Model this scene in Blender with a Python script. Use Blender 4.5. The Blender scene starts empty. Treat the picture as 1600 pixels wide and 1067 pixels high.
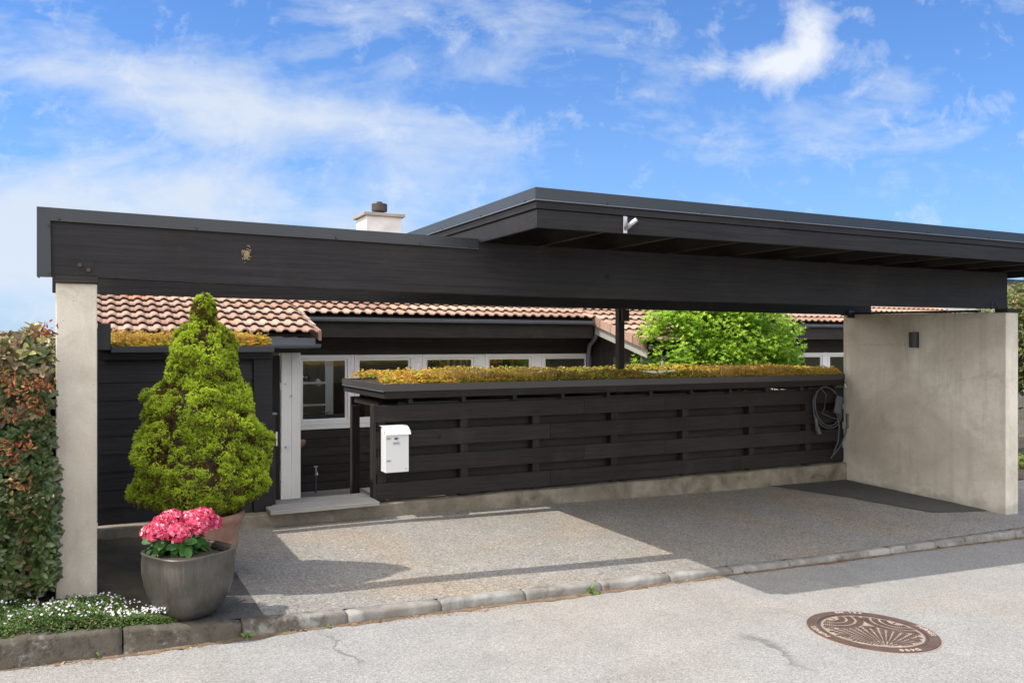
import bpy, math, random
import numpy as np
from mathutils import Vector, Matrix
random.seed(7); RG=np.random.default_rng(11)
S=bpy.context.scene; C=S.collection; R=math.radians; PI=math.pi
def U(a,b): return random.uniform(a,b)
# ------------------------------------------------------------------ materials
def N(nt,t,**k):
    n=nt.nodes.new(t)
    for a,b in k.items():
        if a=='inp':
            for i,v in b.items():
                if hasattr(v,'is_linked') or isinstance(v,bpy.types.NodeSocket): nt.links.new(v,n.inputs[i])
                else: n.inputs[i].default_value=v
        else: setattr(n,a,b)
    return n
def col(c): return (c[0],c[1],c[2],1)
def math_(nt,op,a,b=None,c=None,clamp=False):
    n=nt.nodes.new('ShaderNodeMath'); n.operation=op; n.use_clamp=clamp
    for i,v in enumerate((a,b,c)):
        if v is None: continue
        if isinstance(v,(int,float)): n.inputs[i].default_value=v
        else: nt.links.new(v,n.inputs[i])
    return n.outputs[0]
def mixc(nt,f,a,b,mode='MIX'):
    n=nt.nodes.new('ShaderNodeMix'); n.data_type='RGBA'; n.blend_type=mode
    for i,v in ((0,f),(6,a),(7,b)):
        if isinstance(v,(int,float)): n.inputs[i].default_value=v
        elif isinstance(v,(tuple,list)): n.inputs[i].default_value=col(v)
        else: nt.links.new(v,n.inputs[i])
    return n.outputs[2]
def ramp(nt,f,stops,interp='LINEAR'):
    n=nt.nodes.new('ShaderNodeValToRGB'); n.color_ramp.interpolation=interp
    e=n.color_ramp.elements
    while len(e)<len(stops): e.new(.5)
    for q,(p,c) in zip(e,stops):
        q.position=p; q.color=col(c) if isinstance(c,(tuple,list)) else (c,c,c,1)
    nt.links.new(f,n.inputs[0]); return n.outputs[0]
def base(name,rough=.6,metal=0,spec=.5):
    m=bpy.data.materials.new(name); m.use_nodes=True; nt=m.node_tree
    b=nt.nodes['Principled BSDF']; b.inputs['Roughness'].default_value=rough; b.inputs['Metallic'].default_value=metal
    b.inputs['Specular IOR Level'].default_value=spec
    tc=nt.nodes.new('ShaderNodeTexCoord').outputs['Object']
    return m,nt,b,tc
def noise(nt,tc,scale,detail=4,rough=.55,stretch=(1,1,1),off=(0,0,0),dist=0):
    mp=N(nt,'ShaderNodeMapping',inp={0:tc}); mp.inputs['Scale'].default_value=stretch; mp.inputs['Location'].default_value=off
    n=N(nt,'ShaderNodeTexNoise',inp={'Vector':mp.outputs[0],'Scale':scale,'Detail':detail,'Roughness':rough,'Distortion':dist})
    return n.outputs['Fac']
def bump(nt,b,h,strength=.3,dist=.01):
    n=N(nt,'ShaderNodeBump',inp={'Strength':strength,'Distance':dist,'Height':h}); nt.links.new(n.outputs[0],b.inputs['Normal'])
def attr(nt,nm='rnd'):
    return N(nt,'ShaderNodeAttribute',attribute_name=nm).outputs['Fac']
def wood(name,c1,c2,stretch,rough=.62,var=.35,knots=True,spec=.2,dust=None):
    if c1[0]<.035: c1,c2,dust=[tuple(x*k_ for x,k_ in zip(q,(.70,.62,.57))) if q else None for q in (c1,c2,dust)]
    m,nt,b,tc=base(name,rough,0,spec)
    r=attr(nt)
    off=N(nt,'ShaderNodeCombineXYZ',inp={0:math_(nt,'MULTIPLY',r,37.),1:math_(nt,'MULTIPLY',r,11.),2:math_(nt,'MULTIPLY',r,5.)})
    add=N(nt,'ShaderNodeVectorMath',operation='ADD',inp={0:tc,1:off.outputs[0]})
    g=noise(nt,add.outputs[0],1,7,.72,stretch,dist=.6)
    g2=noise(nt,add.outputs[0],1.7,3,.5)
    f=ramp(nt,g,[(.36,0),(.62,1)])
    c=mixc(nt,f,c1,c2)
    kn=N(nt,'ShaderNodeTexVoronoi',inp={'Vector':add.outputs[0],'Scale':1.6}); c=mixc(nt,ramp(nt,kn.outputs['Distance'],[(.02,.8),(.05,0)]),c,tuple(x*.35 for x in c1))
    wr_=noise(nt,add.outputs[0],1,4,.8,tuple(q*3 if q>10 else q*1.5 for q in stretch)); c=mixc(nt,ramp(nt,wr_,[(.60,0),(.74,.55)]),c,tuple(x*1.9 for x in c2))
    v=math_(nt,'MULTIPLY_ADD',r,var,1-var*.5)
    v2=math_(nt,'MULTIPLY',v,math_(nt,'MULTIPLY_ADD',g2,.7,.65))
    c=mixc(nt,1.,c,N(nt,'ShaderNodeCombineColor',inp={0:v2,1:v2,2:v2}).outputs[0],'MULTIPLY')
    if dust:
        d=ramp(nt,noise(nt,tc,2.3,7,.7),[(.55,0),(.8,1)])
        c=mixc(nt,math_(nt,'MULTIPLY',d,.55),c,dust)
    nt.links.new(c,b.inputs['Base Color'])
    nt.links.new(math_(nt,'MULTIPLY_ADD',g,.25,rough-.12),b.inputs['Roughness'])
    bump(nt,b,g,.6,.006); return m
BX=(3,50,50); BZ=(50,50,3); BY=(50,3,50)
M={}
M['wx']=wood('black_stained_wood_along',(.026,.024,.025),(.052,.048,.047),(2.2,60,60),dust=(.085,.08,.074))
M['wz']=wood('black_stained_wood_upright',(.026,.024,.025),(.052,.048,.047),(60,60,2.2),dust=(.085,.08,.074))
M['wy']=wood('black_stained_wood_across',(.03,.028,.027),(.065,.058,.052),(60,2.2,60),dust=(.09,.083,.075))
M['glu']=wood('black_glulam_beam',(.018,.0190,.0235),(.037,.038,.043),(1.3,45,45),rough=.55,var=.1,dust=(.065,.062,.06))
M['shed']=wood('black_shed_cladding',(.017,.019,.025),(.034,.036,.044),(2.0,60,60),rough=.5)
M['housewood']=wood('house_black_cladding',(.03,.028,.028),(.06,.056,.055),(2,50,50),rough=.55,dust=(.1,.1,.1))
M['greywood']=wood('weathered_grey_wood',(.26,.245,.22),(.42,.40,.37),(2.5,70,70),rough=.8,var=.25)
M['deck']=wood('grey_deck_boards',(.14,.135,.13),(.26,.25,.24),(2.5,60,60),rough=.75,var=.5)
def metal(name,c,rough=.42,mt=.0,blot=.3,spec=.5):
    m,nt,b,tc=base(name,rough,mt,spec)
    g=noise(nt,tc,3,6,.65); g2=noise(nt,tc,60,3,.6)
    v=math_(nt,'ADD',math_(nt,'MULTIPLY',g,blot*1.6),math_(nt,'MULTIPLY_ADD',g2,blot*.5,1-blot*1.05))
    c_=mixc(nt,1.,c,N(nt,'ShaderNodeCombineColor',inp={0:v,1:v,2:v}).outputs[0],'MULTIPLY')
    nt.links.new(c_,b.inputs['Base Color'])
    nt.links.new(math_(nt,'MULTIPLY_ADD',g,.3,rough-.15),b.inputs['Roughness'])
    bump(nt,b,g,.12,.01); return m
M['flash']=metal('black_coated_flashing',(.019,.024,.032),.38)
M['flashbrown']=metal('dark_brown_flashing',(.06,.054,.05),.4)
M['gutter']=metal('zinc_gutter',(.14,.16,.19),.4,.2)
M['steel']=metal('galvanised_steel',(.5,.5,.5),.35,.8)
M['screw']=metal('dark_screw',(.04,.04,.045),.35,.5)
M['whitepaint']=metal('white_painted_wood',(.82,.81,.79),.5,0,.06)
M['mailwhite']=metal('white_powder_coated_metal',(.80,.80,.80),.4,0,.04)
M['lampblack']=metal('black_lamp_metal',(.02,.022,.024),.45)
M['rubber']=metal('black_cable_rubber',(.085,.085,.09),.5,0,.15)
M['plug']=metal('grey_plastic',(.10,.10,.105),.5,0,.15)
M['nest']=metal('dry_mud_straw',(.30,.22,.13),.8,0,.4)
M['brownwood']=wood('brown_fence_wood',(.14,.12,.105),(.24,.21,.185),(2.2,60,60),rough=.8)
M['conduit']=metal('cream_cable',(.62,.56,.45),.6,0,.15)
M['soot']=metal('sooty_cowl_metal',(.06,.045,.035),.6,.3,.6)
M['sticker']=metal('grey_sticker',(.55,.55,.53),.5,0,.1)
M['ink']=metal('dark_ink',(.06,.06,.06),.5,0,.1)
def concrete(name,c1,c2,c3,big=1.1,fine=60,bs=.25,rough=.85,streak=0):
    m,nt,b,tc=base(name,rough,0,.3)
    a=noise(nt,tc,big,7,.62,dist=.8); f=noise(nt,tc,fine,4,.6); mid=noise(nt,tc,7,5,.6,off=(3,1,2))
    c=mixc(nt,ramp(nt,a,[(.33,0),(.62,1)]),c1,c2)
    c=mixc(nt,ramp(nt,mid,[(.45,0),(.75,.7)]),c,c3)
    v=math_(nt,'MULTIPLY_ADD',f,.35,.82)
    c=mixc(nt,1.,c,N(nt,'ShaderNodeCombineColor',inp={0:v,1:v,2:v}).outputs[0],'MULTIPLY')
    if streak:
        s=noise(nt,tc,1,5,.6,(9,9,.7))
        c=mixc(nt,ramp(nt,s,[(.5,0),(.8,streak)]),c,tuple(x*.55 for x in c1))
    nt.links.new(c,b.inputs['Base Color'])
    h=math_(nt,'ADD',math_(nt,'MULTIPLY',f,.5),mid); bump(nt,b,h,bs,.006); return m
M['plaster']=concrete('trowelled_grey_plaster',(.50,.44,.355),(.72,.665,.57),(.55,.495,.405),.95,70,.22,streak=.35)
def damp():
    nt=M['plaster'].node_tree; b=nt.nodes['Principled BSDF']; src=b.inputs['Base Color'].links[0].from_socket
    tc=nt.nodes.new('ShaderNodeTexCoord').outputs['Object']; sz=N(nt,'ShaderNodeSeparateXYZ',inp={0:tc}).outputs[2]
    n=noise(nt,tc,3.5,6,.6,off=(1,5,2)); f=ramp(nt,math_(nt,'MULTIPLY_ADD',n,.55,math_(nt,'MULTIPLY',sz,-1.0)),[(.30,0),(.40,.45)])
    c=mixc(nt,f,src,(.22,.20,.165))
    v=N(nt,'ShaderNodeTexVoronoi',inp={'Vector':tc,'Scale':14.0}); c=mixc(nt,ramp(nt,v.outputs['Distance'],[(.035,.6),(.06,0)]),c,(.17,.15,.12))
    sm=noise(nt,tc,2.2,5,.7,(1,1,1),off=(8,1,4),dist=1.5); c=mixc(nt,ramp(nt,sm,[(.55,0),(.70,.35)]),c,(.30,.27,.20))
    s3=noise(nt,tc,1,6,.7,(16,16,.5),off=(3,3,3)); c=mixc(nt,ramp(nt,s3,[(.57,0),(.72,.14)]),c,(.26,.235,.19))
    nt.links.new(c,b.inputs['Base Color'])
damp()
M['rough']=concrete('rough_footing_concrete',(.11,.095,.07),(.27,.24,.19),(.17,.135,.095),3.0,45,1.0)
M['kerb']=concrete('mossy_kerb_concrete',(.15,.14,.125),(.33,.32,.30),(.18,.15,.115),3.4,70,.9)
def mossify():
    nt=M['kerb'].node_tree; b=nt.nodes['Principled BSDF']; src=b.inputs['Base Color'].links[0].from_socket
    tc=nt.nodes.new('ShaderNodeTexCoord').outputs['Object']; sx=N(nt,'ShaderNodeSeparateXYZ',inp={0:tc}).outputs[0]
    g=math_(nt,'MULTIPLY_ADD',sx,-.8,1.35,clamp=True)
    n=noise(nt,tc,5,8,.75,off=(9,9,9)); f=ramp(nt,math_(nt,'ADD',n,math_(nt,'MULTIPLY_ADD',g,.26,-.07)),[(.50,0),(.62,.85)])
    c=mixc(nt,f,src,(.062,.048,.030)); n2=noise(nt,tc,16,6,.8,off=(2,9,4)); c=mixc(nt,math_(nt,'MULTIPLY',ramp(nt,n2,[(.52,0),(.6,.8)]),math_(nt,'MULTIPLY_ADD',g,.85,.05)),c,(.04,.037,.028))
    nt.links.new(c,b.inputs['Base Color'])
mossify()
M['chim']=concrete('white_rendered_chimney',(.55,.54,.53),(.68,.68,.67),(.60,.59,.58),1.5,50,.1)
M['patio']=concrete('pink_grey_paving',(.42,.34,.29),(.5,.42,.37),(.44,.37,.32),2,50,.3)
M['bedsoil']=concrete('dark_leafy_soil',(.035,.026,.018),(.075,.058,.04),(.055,.038,.025),5,60,.9)
M['dirt']=concrete('mossy_dirt',(.055,.045,.032),(.10,.082,.06),(.045,.05,.025),3,80,.8)
M['gutterdirt']=concrete('brown_gutter_grit',(.11,.07,.042),(.22,.165,.115),(.09,.08,.04),14,140,.9)
M['grassground']=concrete('rough_grass_ground',(.07,.08,.035),(.11,.11,.05),(.09,.1,.04),.6,20,.5)
M['farwhite']=concrete('white_house_render',(.6,.6,.58),(.7,.7,.68),(.66,.66,.64),1,30,.1)
def asphalt(name,lo,mid,hi,tint,cell=95,wear=.4,bs=.6):
    m,nt,b,tc=base(name,.9,0,.25)
    vo=N(nt,'ShaderNodeTexVoronoi',inp={'Vector':tc,'Scale':cell})
    sep=N(nt,'ShaderNodeSeparateColor',inp={0:vo.outputs['Color']})
    f=ramp(nt,sep.outputs[0],[(.0,lo),(.45,mid),(.8,mid),(1.,hi)])
    v2=N(nt,'ShaderNodeTexVoronoi',inp={'Vector':tc,'Scale':cell*.6})
    s2=N(nt,'ShaderNodeSeparateColor',inp={0:v2.outputs['Color']})
    f=mixc(nt,math_(nt,'MULTIPLY',ramp(nt,s2.outputs[1],[(.8,0),(.95,1)]),.35),f,hi)
    fine=noise(nt,tc,260,3,.7); big=noise(nt,tc,.55,6,.6,dist=.5); bb=noise(nt,tc,2.4,6,.65,off=(5,2,1))
    v=math_(nt,'MULTIPLY_ADD',fine,.6,.7)
    c=mixc(nt,1.,f,N(nt,'ShaderNodeCombineColor',inp={0:v,1:v,2:v}).outputs[0],'MULTIPLY')
    c=mixc(nt,math_(nt,'MULTIPLY',ramp(nt,big,[(.42,0),(.66,1)]),wear),c,mixc(nt,1.,c,tint,'MULTIPLY'))
    v=math_(nt,'MULTIPLY_ADD',bb,.42,.79)
    c=mixc(nt,1.,c,N(nt,'ShaderNodeCombineColor',inp={0:v,1:v,2:v}).outputs[0],'MULTIPLY')
    dst=noise(nt,tc,1.3,5,.6,off=(7,3,1)); cv=N(nt,'ShaderNodeVectorMath',operation='ADD',inp={0:tc,1:N(nt,'ShaderNodeCombineXYZ',inp={0:dst,1:fine}).outputs[0]})
    ck=N(nt,'ShaderNodeTexVoronoi',feature='DISTANCE_TO_EDGE',inp={'Vector':cv.outputs[0],'Scale':.55})
    cm=math_(nt,'MULTIPLY',ramp(nt,ck.outputs['Distance'],[(.0,.6),(.006,0)]),ramp(nt,noise(nt,tc,.8,3,.5,off=(1,8,3)),[(.5,0),(.6,1)]))
    c=mixc(nt,cm,c,(.05,.045,.04))
    st=noise(nt,tc,3.2,6,.75,off=(6,6,6)); c=mixc(nt,ramp(nt,st,[(.60,0),(.74,.35)]),c,tuple(x*.8 for x in lo))
    nt.links.new(c,b.inputs['Base Color'])
    h=math_(nt,'ADD',vo.outputs['Distance'],math_(nt,'MULTIPLY',fine,.4)); bump(nt,b,h,bs,.004); return m
M['road']=asphalt('worn_light_asphalt',(.18,.178,.172),(.29,.282,.272),(.40,.39,.372),(1.08,1.0,.9),150,.6)
M['drive']=asphalt('coarse_driveway_asphalt',(.13,.125,.117),(.27,.255,.233),(.43,.41,.38),(1.12,.97,.80),100,.9,1.0)
M['patch']=asphalt('dark_smooth_asphalt',(.05,.05,.05),(.085,.083,.08),(.15,.145,.14),(1.05,1,.95),140,.3,.4)
def tilemat():
    m,nt,b,tc=base('brown_pink_roof_tile',.85,0,.25)
    r=attr(nt); a=noise(nt,tc,1.5,6,.65); f=noise(nt,tc,30,5,.7)
    c=ramp(nt,r,[(0,(.27,.165,.12)),(.5,(.35,.228,.17)),(.93,(.43,.295,.225)),(1,(.43,.20,.12))])
    v=math_(nt,'ADD',math_(nt,'MULTIPLY',a,.55),math_(nt,'MULTIPLY_ADD',f,.6,.42))
    c=mixc(nt,1.,c,N(nt,'ShaderNodeCombineColor',inp={0:v,1:v,2:v}).outputs[0],'MULTIPLY')
    c=mixc(nt,ramp(nt,noise(nt,tc,9,5,.7,off=(4,4,4)),[(.62,0),(.75,.6)]),c,(.12,.105,.08))
    nt.links.new(c,b.inputs['Base Color']); bump(nt,b,f,.5,.006); return m
M['tile']=tilemat()
def leafmat(name,stops,rough=.5,pos=None,trans=.3,spec=.35):
    m,nt,b,tc=base(name,rough,0,spec)
    f=attr(nt)
    if pos:
        n=noise(nt,tc,pos[0],3,.6); f=math_(nt,'ADD',math_(nt,'MULTIPLY',f,1-pos[1]),math_(nt,'MULTIPLY',ramp(nt,n,[(.33,0),(.67,1)]),pos[1]))
    c=ramp(nt,f,stops); nt.links.new(c,b.inputs['Base Color'])
    tr=N(nt,'ShaderNodeBsdfTranslucent',inp={0:c}); mx=N(nt,'ShaderNodeMixShader',inp={0:trans,1:b.outputs[0],2:tr.outputs[0]})
    nt.links.new(mx.outputs[0],nt.nodes['Material Output'].inputs[0]); return m
M['spruce']=leafmat('spruce_needles',[(0,(.13,.08,.03)),(.16,(.20,.14,.04)),(.3,(.22,.31,.03)),(.6,(.36,.50,.03)),(1,(.64,.74,.08))],.7,trans=.35,spec=.15)
M['bark']=concrete('brown_bark',(.05,.035,.025),(.10,.075,.055),(.07,.05,.035),9,50,.8)
M['maple']=leafmat('bright_maple_leaf',[(0,(.16,.33,.03)),(.5,(.32,.52,.04)),(1,(.52,.68,.09))],.5,trans=.4)
M['hedge']=leafmat('dark_glossy_leaf',[(0,(.03,.05,.014)),(.3,(.055,.095,.025)),(.5,(.085,.11,.035)),(.66,(.16,.11,.065)),(.8,(.20,.17,.08)),(1,(.30,.30,.10))],.4,trans=.12,spec=.5)
M['deadbloom']=leafmat('orange_withered_bloom',[(0,(.14,.035,.02)),(.4,(.30,.08,.035)),(.75,(.46,.17,.06)),(1,(.42,.28,.14))],.7,trans=.25)
M['sedum']=leafmat('sedum_leaf',[(0,(.36,.11,.07)),(.17,(.48,.22,.09)),(.3,(.17,.28,.04)),(.48,(.32,.42,.04)),(.63,(.74,.60,.07)),(.82,(.80,.50,.10)),(1,(.66,.28,.15))],.6,pos=(2.6,.22),trans=.35)
M['sedumred']=leafmat('sedum_flower_head',[(0,(.38,.13,.08)),(.45,(.62,.36,.16)),(1,(.85,.68,.14))],.7,trans=.35)
M['hydleaf']=leafmat('hydrangea_leaf',[(0,(.02,.07,.012)),(1,(.05,.14,.025))],.45,trans=.12,spec=.25)
M['bloom']=leafmat('hydrangea_petal',[(0,(.52,.02,.08)),(.45,(.72,.08,.18)),(.72,(.8,.28,.34)),(1,(.88,.70,.70))],.6,trans=.2)
M['cover']=leafmat('groundcover_leaf',[(0,(.035,.07,.015)),(.5,(.075,.14,.025)),(.82,(.14,.22,.04)),(.92,(.20,.13,.07)),(1,(.22,.10,.07))],.5,trans=.2)
M['whiteflower']=leafmat('small_pale_petal',[(0,(.62,.58,.66)),(1,(.8,.78,.8))],.6,trans=.2)
M['litter']=leafmat('dry_leaf_litter',[(0,(.16,.06,.03)),(.5,(.30,.17,.08)),(1,(.42,.30,.16))],.8,trans=.1)
M['rightleaf']=leafmat('mixed_hedge_leaf',[(0,(.08,.12,.025)),(.6,(.17,.20,.05)),(1,(.30,.20,.10))],.5,trans=.25)
def terracotta():
    m,nt,b,tc=base('weathered_terracotta',.75,0,.3)
    a=noise(nt,tc,6,6,.6); s=noise(nt,tc,1,5,.6,(14,14,1.5))
    c=mixc(nt,ramp(nt,a,[(.35,0),(.7,1)]),(.24,.115,.075),(.36,.24,.18)); c=mixc(nt,ramp(nt,s,[(.5,0),(.75,.5)]),c,(.14,.09,.065))
    nt.links.new(c,b.inputs['Base Color']); bump(nt,b,a,.3,.005); return m
M['terra']=terracotta()
def glaze():
    m,nt,b,tc=base('bronze_grey_glaze',.3,0,.6)
    a=noise(nt,tc,5,6,.6); s=noise(nt,tc,1,7,.75,(75,75,5)); f=noise(nt,tc,140,3,.6)
    c=mixc(nt,ramp(nt,a,[(.35,0),(.65,1)]),(.055,.049,.042),(.11,.10,.088)); c=mixc(nt,ramp(nt,s,[(.48,0),(.75,.4)]),c,(.22,.20,.17))
    nt.links.new(c,b.inputs['Base Color']); b.inputs['Metallic'].default_value=.35
    nt.links.new(math_(nt,'MULTIPLY_ADD',s,.35,.2),b.inputs['Roughness']); bump(nt,b,math_(nt,'ADD',s,math_(nt,'MULTIPLY',f,.5)),.22,.003); return m
M['glaze']=glaze()
def rust():
    m,nt,b,tc=base('rusty_cast_iron',.65,.3,.4)
    a=noise(nt,tc,9,6,.65); f=noise(nt,tc,90,4,.7)
    c=mixc(nt,ramp(nt,a,[(.35,0),(.7,1)]),(.095,.062,.052),(.155,.105,.09)); v=math_(nt,'MULTIPLY_ADD',f,.6,.7)
    c=mixc(nt,1.,c,N(nt,'ShaderNodeCombineColor',inp={0:v,1:v,2:v}).outputs[0],'MULTIPLY')
    nt.links.new(c,b.inputs['Base Color']); bump(nt,b,f,.4,.002); return m
M['iron']=rust()
M['dust']=concrete('pale_grit_in_grooves',(.22,.17,.13),(.36,.30,.25),(.18,.115,.085),22,120,.5)
M['letter']=concrete('worn_pale_letter_tops',(.40,.32,.27),(.48,.40,.34),(.45,.35,.28),8,90,.3)
M['rim_rust']=concrete('rust_stained_asphalt',(.30,.22,.18),(.36,.28,.23),(.27,.2,.16),10,120,.4)
def glassmat(name,refl=.9,tint=(.9,.92,.92)):
    m=bpy.data.materials.new(name); m.use_nodes=True; nt=m.node_tree; nt.nodes.clear()
    o=nt.nodes.new('ShaderNodeOutputMaterial'); t=N(nt,'ShaderNodeBsdfTransparent',inp={0:col(tint)})
    g=N(nt,'ShaderNodeBsdfGlossy',inp={0:(1,1,1,1)}); g.inputs['Roughness'].default_value=.02
    lw=N(nt,'ShaderNodeFresnel',inp={0:1.5}); f=math_(nt,'MULTIPLY_ADD',lw.outputs[0],refl*1.6,.02,clamp=True)
    mx=N(nt,'ShaderNodeMixShader',inp={0:f,1:t.outputs[0],2:g.outputs[0]}); nt.links.new(mx.outputs[0],o.inputs[0]); return m
M['glass']=glassmat('window_glass')
M['bulb']=glassmat('clear_bulb_glass',2.6,(.80,.80,.78))
M['room']=concrete('room_wall_paint',(.55,.50,.42),(.62,.57,.48),(.58,.53,.45),1,20,.05)
M['roomwood']=wood('room_wood_panel',(.07,.045,.03),(.13,.09,.06),(60,60,2),rough=.5)
M['curtain']=concrete('pale_curtain_cloth',(.6,.6,.58),(.7,.7,.68),(.65,.65,.63),3,80,.1)
M['filament']=metal('warm_filament',(.7,.5,.25),.4,0,.1)
# ------------------------------------------------------------------ mesh builder
class MB:
    def __init__(s): s.v=[]; s.f=[]; s.r=[]
    def add(s,vs,fs,r=None):
        o=len(s.v); s.v+= [tuple(p) for p in vs]; s.f+=[tuple(i+o for i in f) for f in fs]
        r=random.random() if r is None else r; s.r+=[r]*len(vs); return s
    def box(s,x0,x1,y0,y1,z0,z1,r=None,rot=None,piv=None):
        vs=[(x0,y0,z0),(x1,y0,z0),(x1,y1,z0),(x0,y1,z0),(x0,y0,z1),(x1,y0,z1),(x1,y1,z1),(x0,y1,z1)]
        if rot is not None:
            p=Vector(piv or ((x0+x1)/2,(y0+y1)/2,(z0+z1)/2)); vs=[tuple(p+rot@(Vector(v)-p)) for v in vs]
        return s.add(vs,[(0,3,2,1),(4,5,6,7),(0,1,5,4),(1,2,6,5),(2,3,7,6),(3,0,4,7)],r)
    def prism(s,poly,axis,a,b,r=None):
        # poly: 2d points; axis 'y': (x,z) ; 'x': (y,z) ; 'z': (x,y)
        def P(p,t): return {'y':(p[0],t,p[1]),'x':(t,p[0],p[1]),'z':(p[0],p[1],t)}[axis]
        n=len(poly); vs=[P(p,a) for p in poly]+[P(p,b) for p in poly]
        fs=[tuple(range(n)),tuple(range(2*n-1,n-1,-1))]+[(i,(i+1)%n,(i+1)%n+n,i+n) for i in range(n)]
        return s.add(vs,fs,r)
    def tube(s,pts,rad,seg=8,r=None,cap=True):
        pts=[Vector(p) for p in pts]; vs=[]; fs=[]; n=len(pts)
        rad=rad if isinstance(rad,(list,tuple)) else [rad]*n
        up=Vector((.13,.2,1)).normalized()
        for i,p in enumerate(pts):
            t=(pts[min(i+1,n-1)]-pts[max(i-1,0)]).normalized()
            a=t.cross(up);
            if a.length<.1: a=t.cross(Vector((1,0,0)))
            a.normalize(); b=t.cross(a)
            for k in range(seg):
                w=2*PI*k/seg; vs.append(p+rad[i]*(math.cos(w)*a+math.sin(w)*b))
        for i in range(n-1):
            for k in range(seg):
                fs.append((i*seg+k,i*seg+(k+1)%seg,(i+1)*seg+(k+1)%seg,(i+1)*seg+k))
        if cap: fs+= [tuple(range(seg)),tuple(range(n*seg-1,(n-1)*seg-1,-1))]
        return s.add(vs,fs,r)
    def lathe(s,prof,c,seg=40,r=None,shape=None):
        vs=[];fs=[];n=len(prof)
        for (rr,z) in prof:
            for k in range(seg):
                w=2*PI*k/seg; q=rr*(shape(w,z) if shape else 1); vs.append((c[0]+q*math.cos(w),c[1]+q*math.sin(w),c[2]+z))
        for i in range(n-1):
            for k in range(seg): fs.append((i*seg+k,i*seg+(k+1)%seg,(i+1)*seg+(k+1)%seg,(i+1)*seg+k))
        return s.add(vs,fs,r)
    def cyl(s,c,rad,z0,z1,seg=20,r=None): return s.tube([(c[0],c[1],z0),(c[0],c[1],z1)],rad,seg,r)
    def build(s,name,mat,parent=None,bevel=0,smooth=False):
        o3=Vector(root_loc(parent)); me=bpy.data.meshes.new(name)
        me.from_pydata([(a-o3.x,b-o3.y,c-o3.z) for a,b,c in s.v],[],s.f); me.update()
        at=me.attributes.new('rnd','FLOAT','POINT'); at.data.foreach_set('value',s.r)
        return fin(name,me,mat,parent,bevel,smooth)
def root_loc(p):
    while p is not None and p.parent is not None: p=p.parent
    return p.location if (p is not None and p.type=='EMPTY') else (0,0,0)
def fin(name,me,mat,parent,bevel=0,smooth=False):
    import bmesh
    if len(me.polygons)<60000:
        bm=bmesh.new(); bm.from_mesh(me)
        if not name in('leaves','crown'): bmesh.ops.recalc_face_normals(bm,faces=bm.faces)
        bm.to_mesh(me); bm.free()
    if smooth: me.polygons.foreach_set('use_smooth',[True]*len(me.polygons))
    me.materials.append(mat if not isinstance(mat,str) else M[mat])
    o=bpy.data.objects.new(name,me); C.objects.link(o)
    if parent is not None: o.parent=parent
    if bevel:
        b=o.modifiers.new('bevel','BEVEL'); b.width=bevel; b.segments=2; b.limit_method='ANGLE'; b.angle_limit=R(40)
    return o
def tag(o,label,cat,group=None,kind=None):
    if label: o['label']=label
    if cat: o['category']=cat
    if group: o['group']=group
    if kind: o['kind']=kind
    return o
def thing(name,loc,label,cat,group=None,kind=None):
    o=bpy.data.objects.new(name,None); o.empty_display_size=.1; C.objects.link(o); o.location=loc
    return tag(o,label,cat,group,kind)
def struct(o): o['kind']='structure'; return o
# scatter a template: pos (n,3), nrm (n,3), scale (n,), rnd (n,)
def scatter(name,mat,tv,tf,pos,nrm,scale,rnd,parent=None,trnd=None,flat=0):
    pos=np.asarray(pos,float); n=len(pos); nrm=np.asarray(nrm,float); nrm/= np.linalg.norm(nrm,axis=1,keepdims=True)+1e-9
    tv=np.asarray(tv,float); tf=np.asarray(tf,int); k=len(tv)
    a=RG.normal(size=(n,3)); a-= (a*nrm).sum(1,keepdims=True)*nrm; a/=np.linalg.norm(a,axis=1,keepdims=True)+1e-9
    b=np.cross(nrm,a)
    V=pos[:,None,:]+np.asarray(scale)[:,None,None]*(tv[None,:,0:1]*a[:,None,:]+tv[None,:,1:2]*b[:,None,:]+tv[None,:,2:3]*nrm[:,None,:])
    F=(tf[None]+ (np.arange(n)*k)[:,None,None])
    V=V.reshape(-1,3)-np.array(root_loc(parent)); F=F.reshape(-1,tf.shape[1])
    me=bpy.data.meshes.new(name); nv=len(V); nf=len(F); fs=tf.shape[1]
    me.vertices.add(nv); me.vertices.foreach_set('co',V.ravel().astype('f4'))
    me.loops.add(nf*fs); me.loops.foreach_set('vertex_index',F.ravel().astype('i4'))
    me.polygons.add(nf); me.polygons.foreach_set('loop_start',(np.arange(nf)*fs).astype('i4')); me.polygons.foreach_set('loop_total',np.full(nf,fs,dtype='i4'))
    me.update(calc_edges=True)
    rr=np.repeat(np.asarray(rnd,float),k)
    if trnd is not None: rr=rr+np.tile(np.asarray(trnd),n)
    at=me.attributes.new('rnd','FLOAT','POINT'); at.data.foreach_set('value',np.clip(rr,0,1).astype('f4'))
    me.materials.append(M[mat]); o=bpy.data.objects.new(name,me); C.objects.link(o)
    if parent is not None: o.parent=parent
    return o
def leaf_t(L=1,W=.4,cup=.08):
    v=[(0,0,0),(.22*L,-.38*W,cup*.8),(.22*L,0,0),(.22*L,.38*W,cup*.8),(.58*L,-.5*W,cup),(.58*L,0,.0),(.58*L,.5*W,cup),(.86*L,-.34*W,cup*.4),(.86*L,.34*W,cup*.4),(L,0,-cup*.6)]
    f=[(0,1,2),(0,2,3),(1,4,2),(4,5,2),(2,5,6),(2,6,3),(4,7,5),(5,7,9),(5,9,8),(5,8,6)]
    return v,f
def scale_thing(o,k):
    if o.type=='EMPTY': o.location=o.location*k
    else: o.data.transform(Matrix.Scale(k,4))
    for c in o.children_recursive: c.data.transform(Matrix.Scale(k,4))
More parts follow.
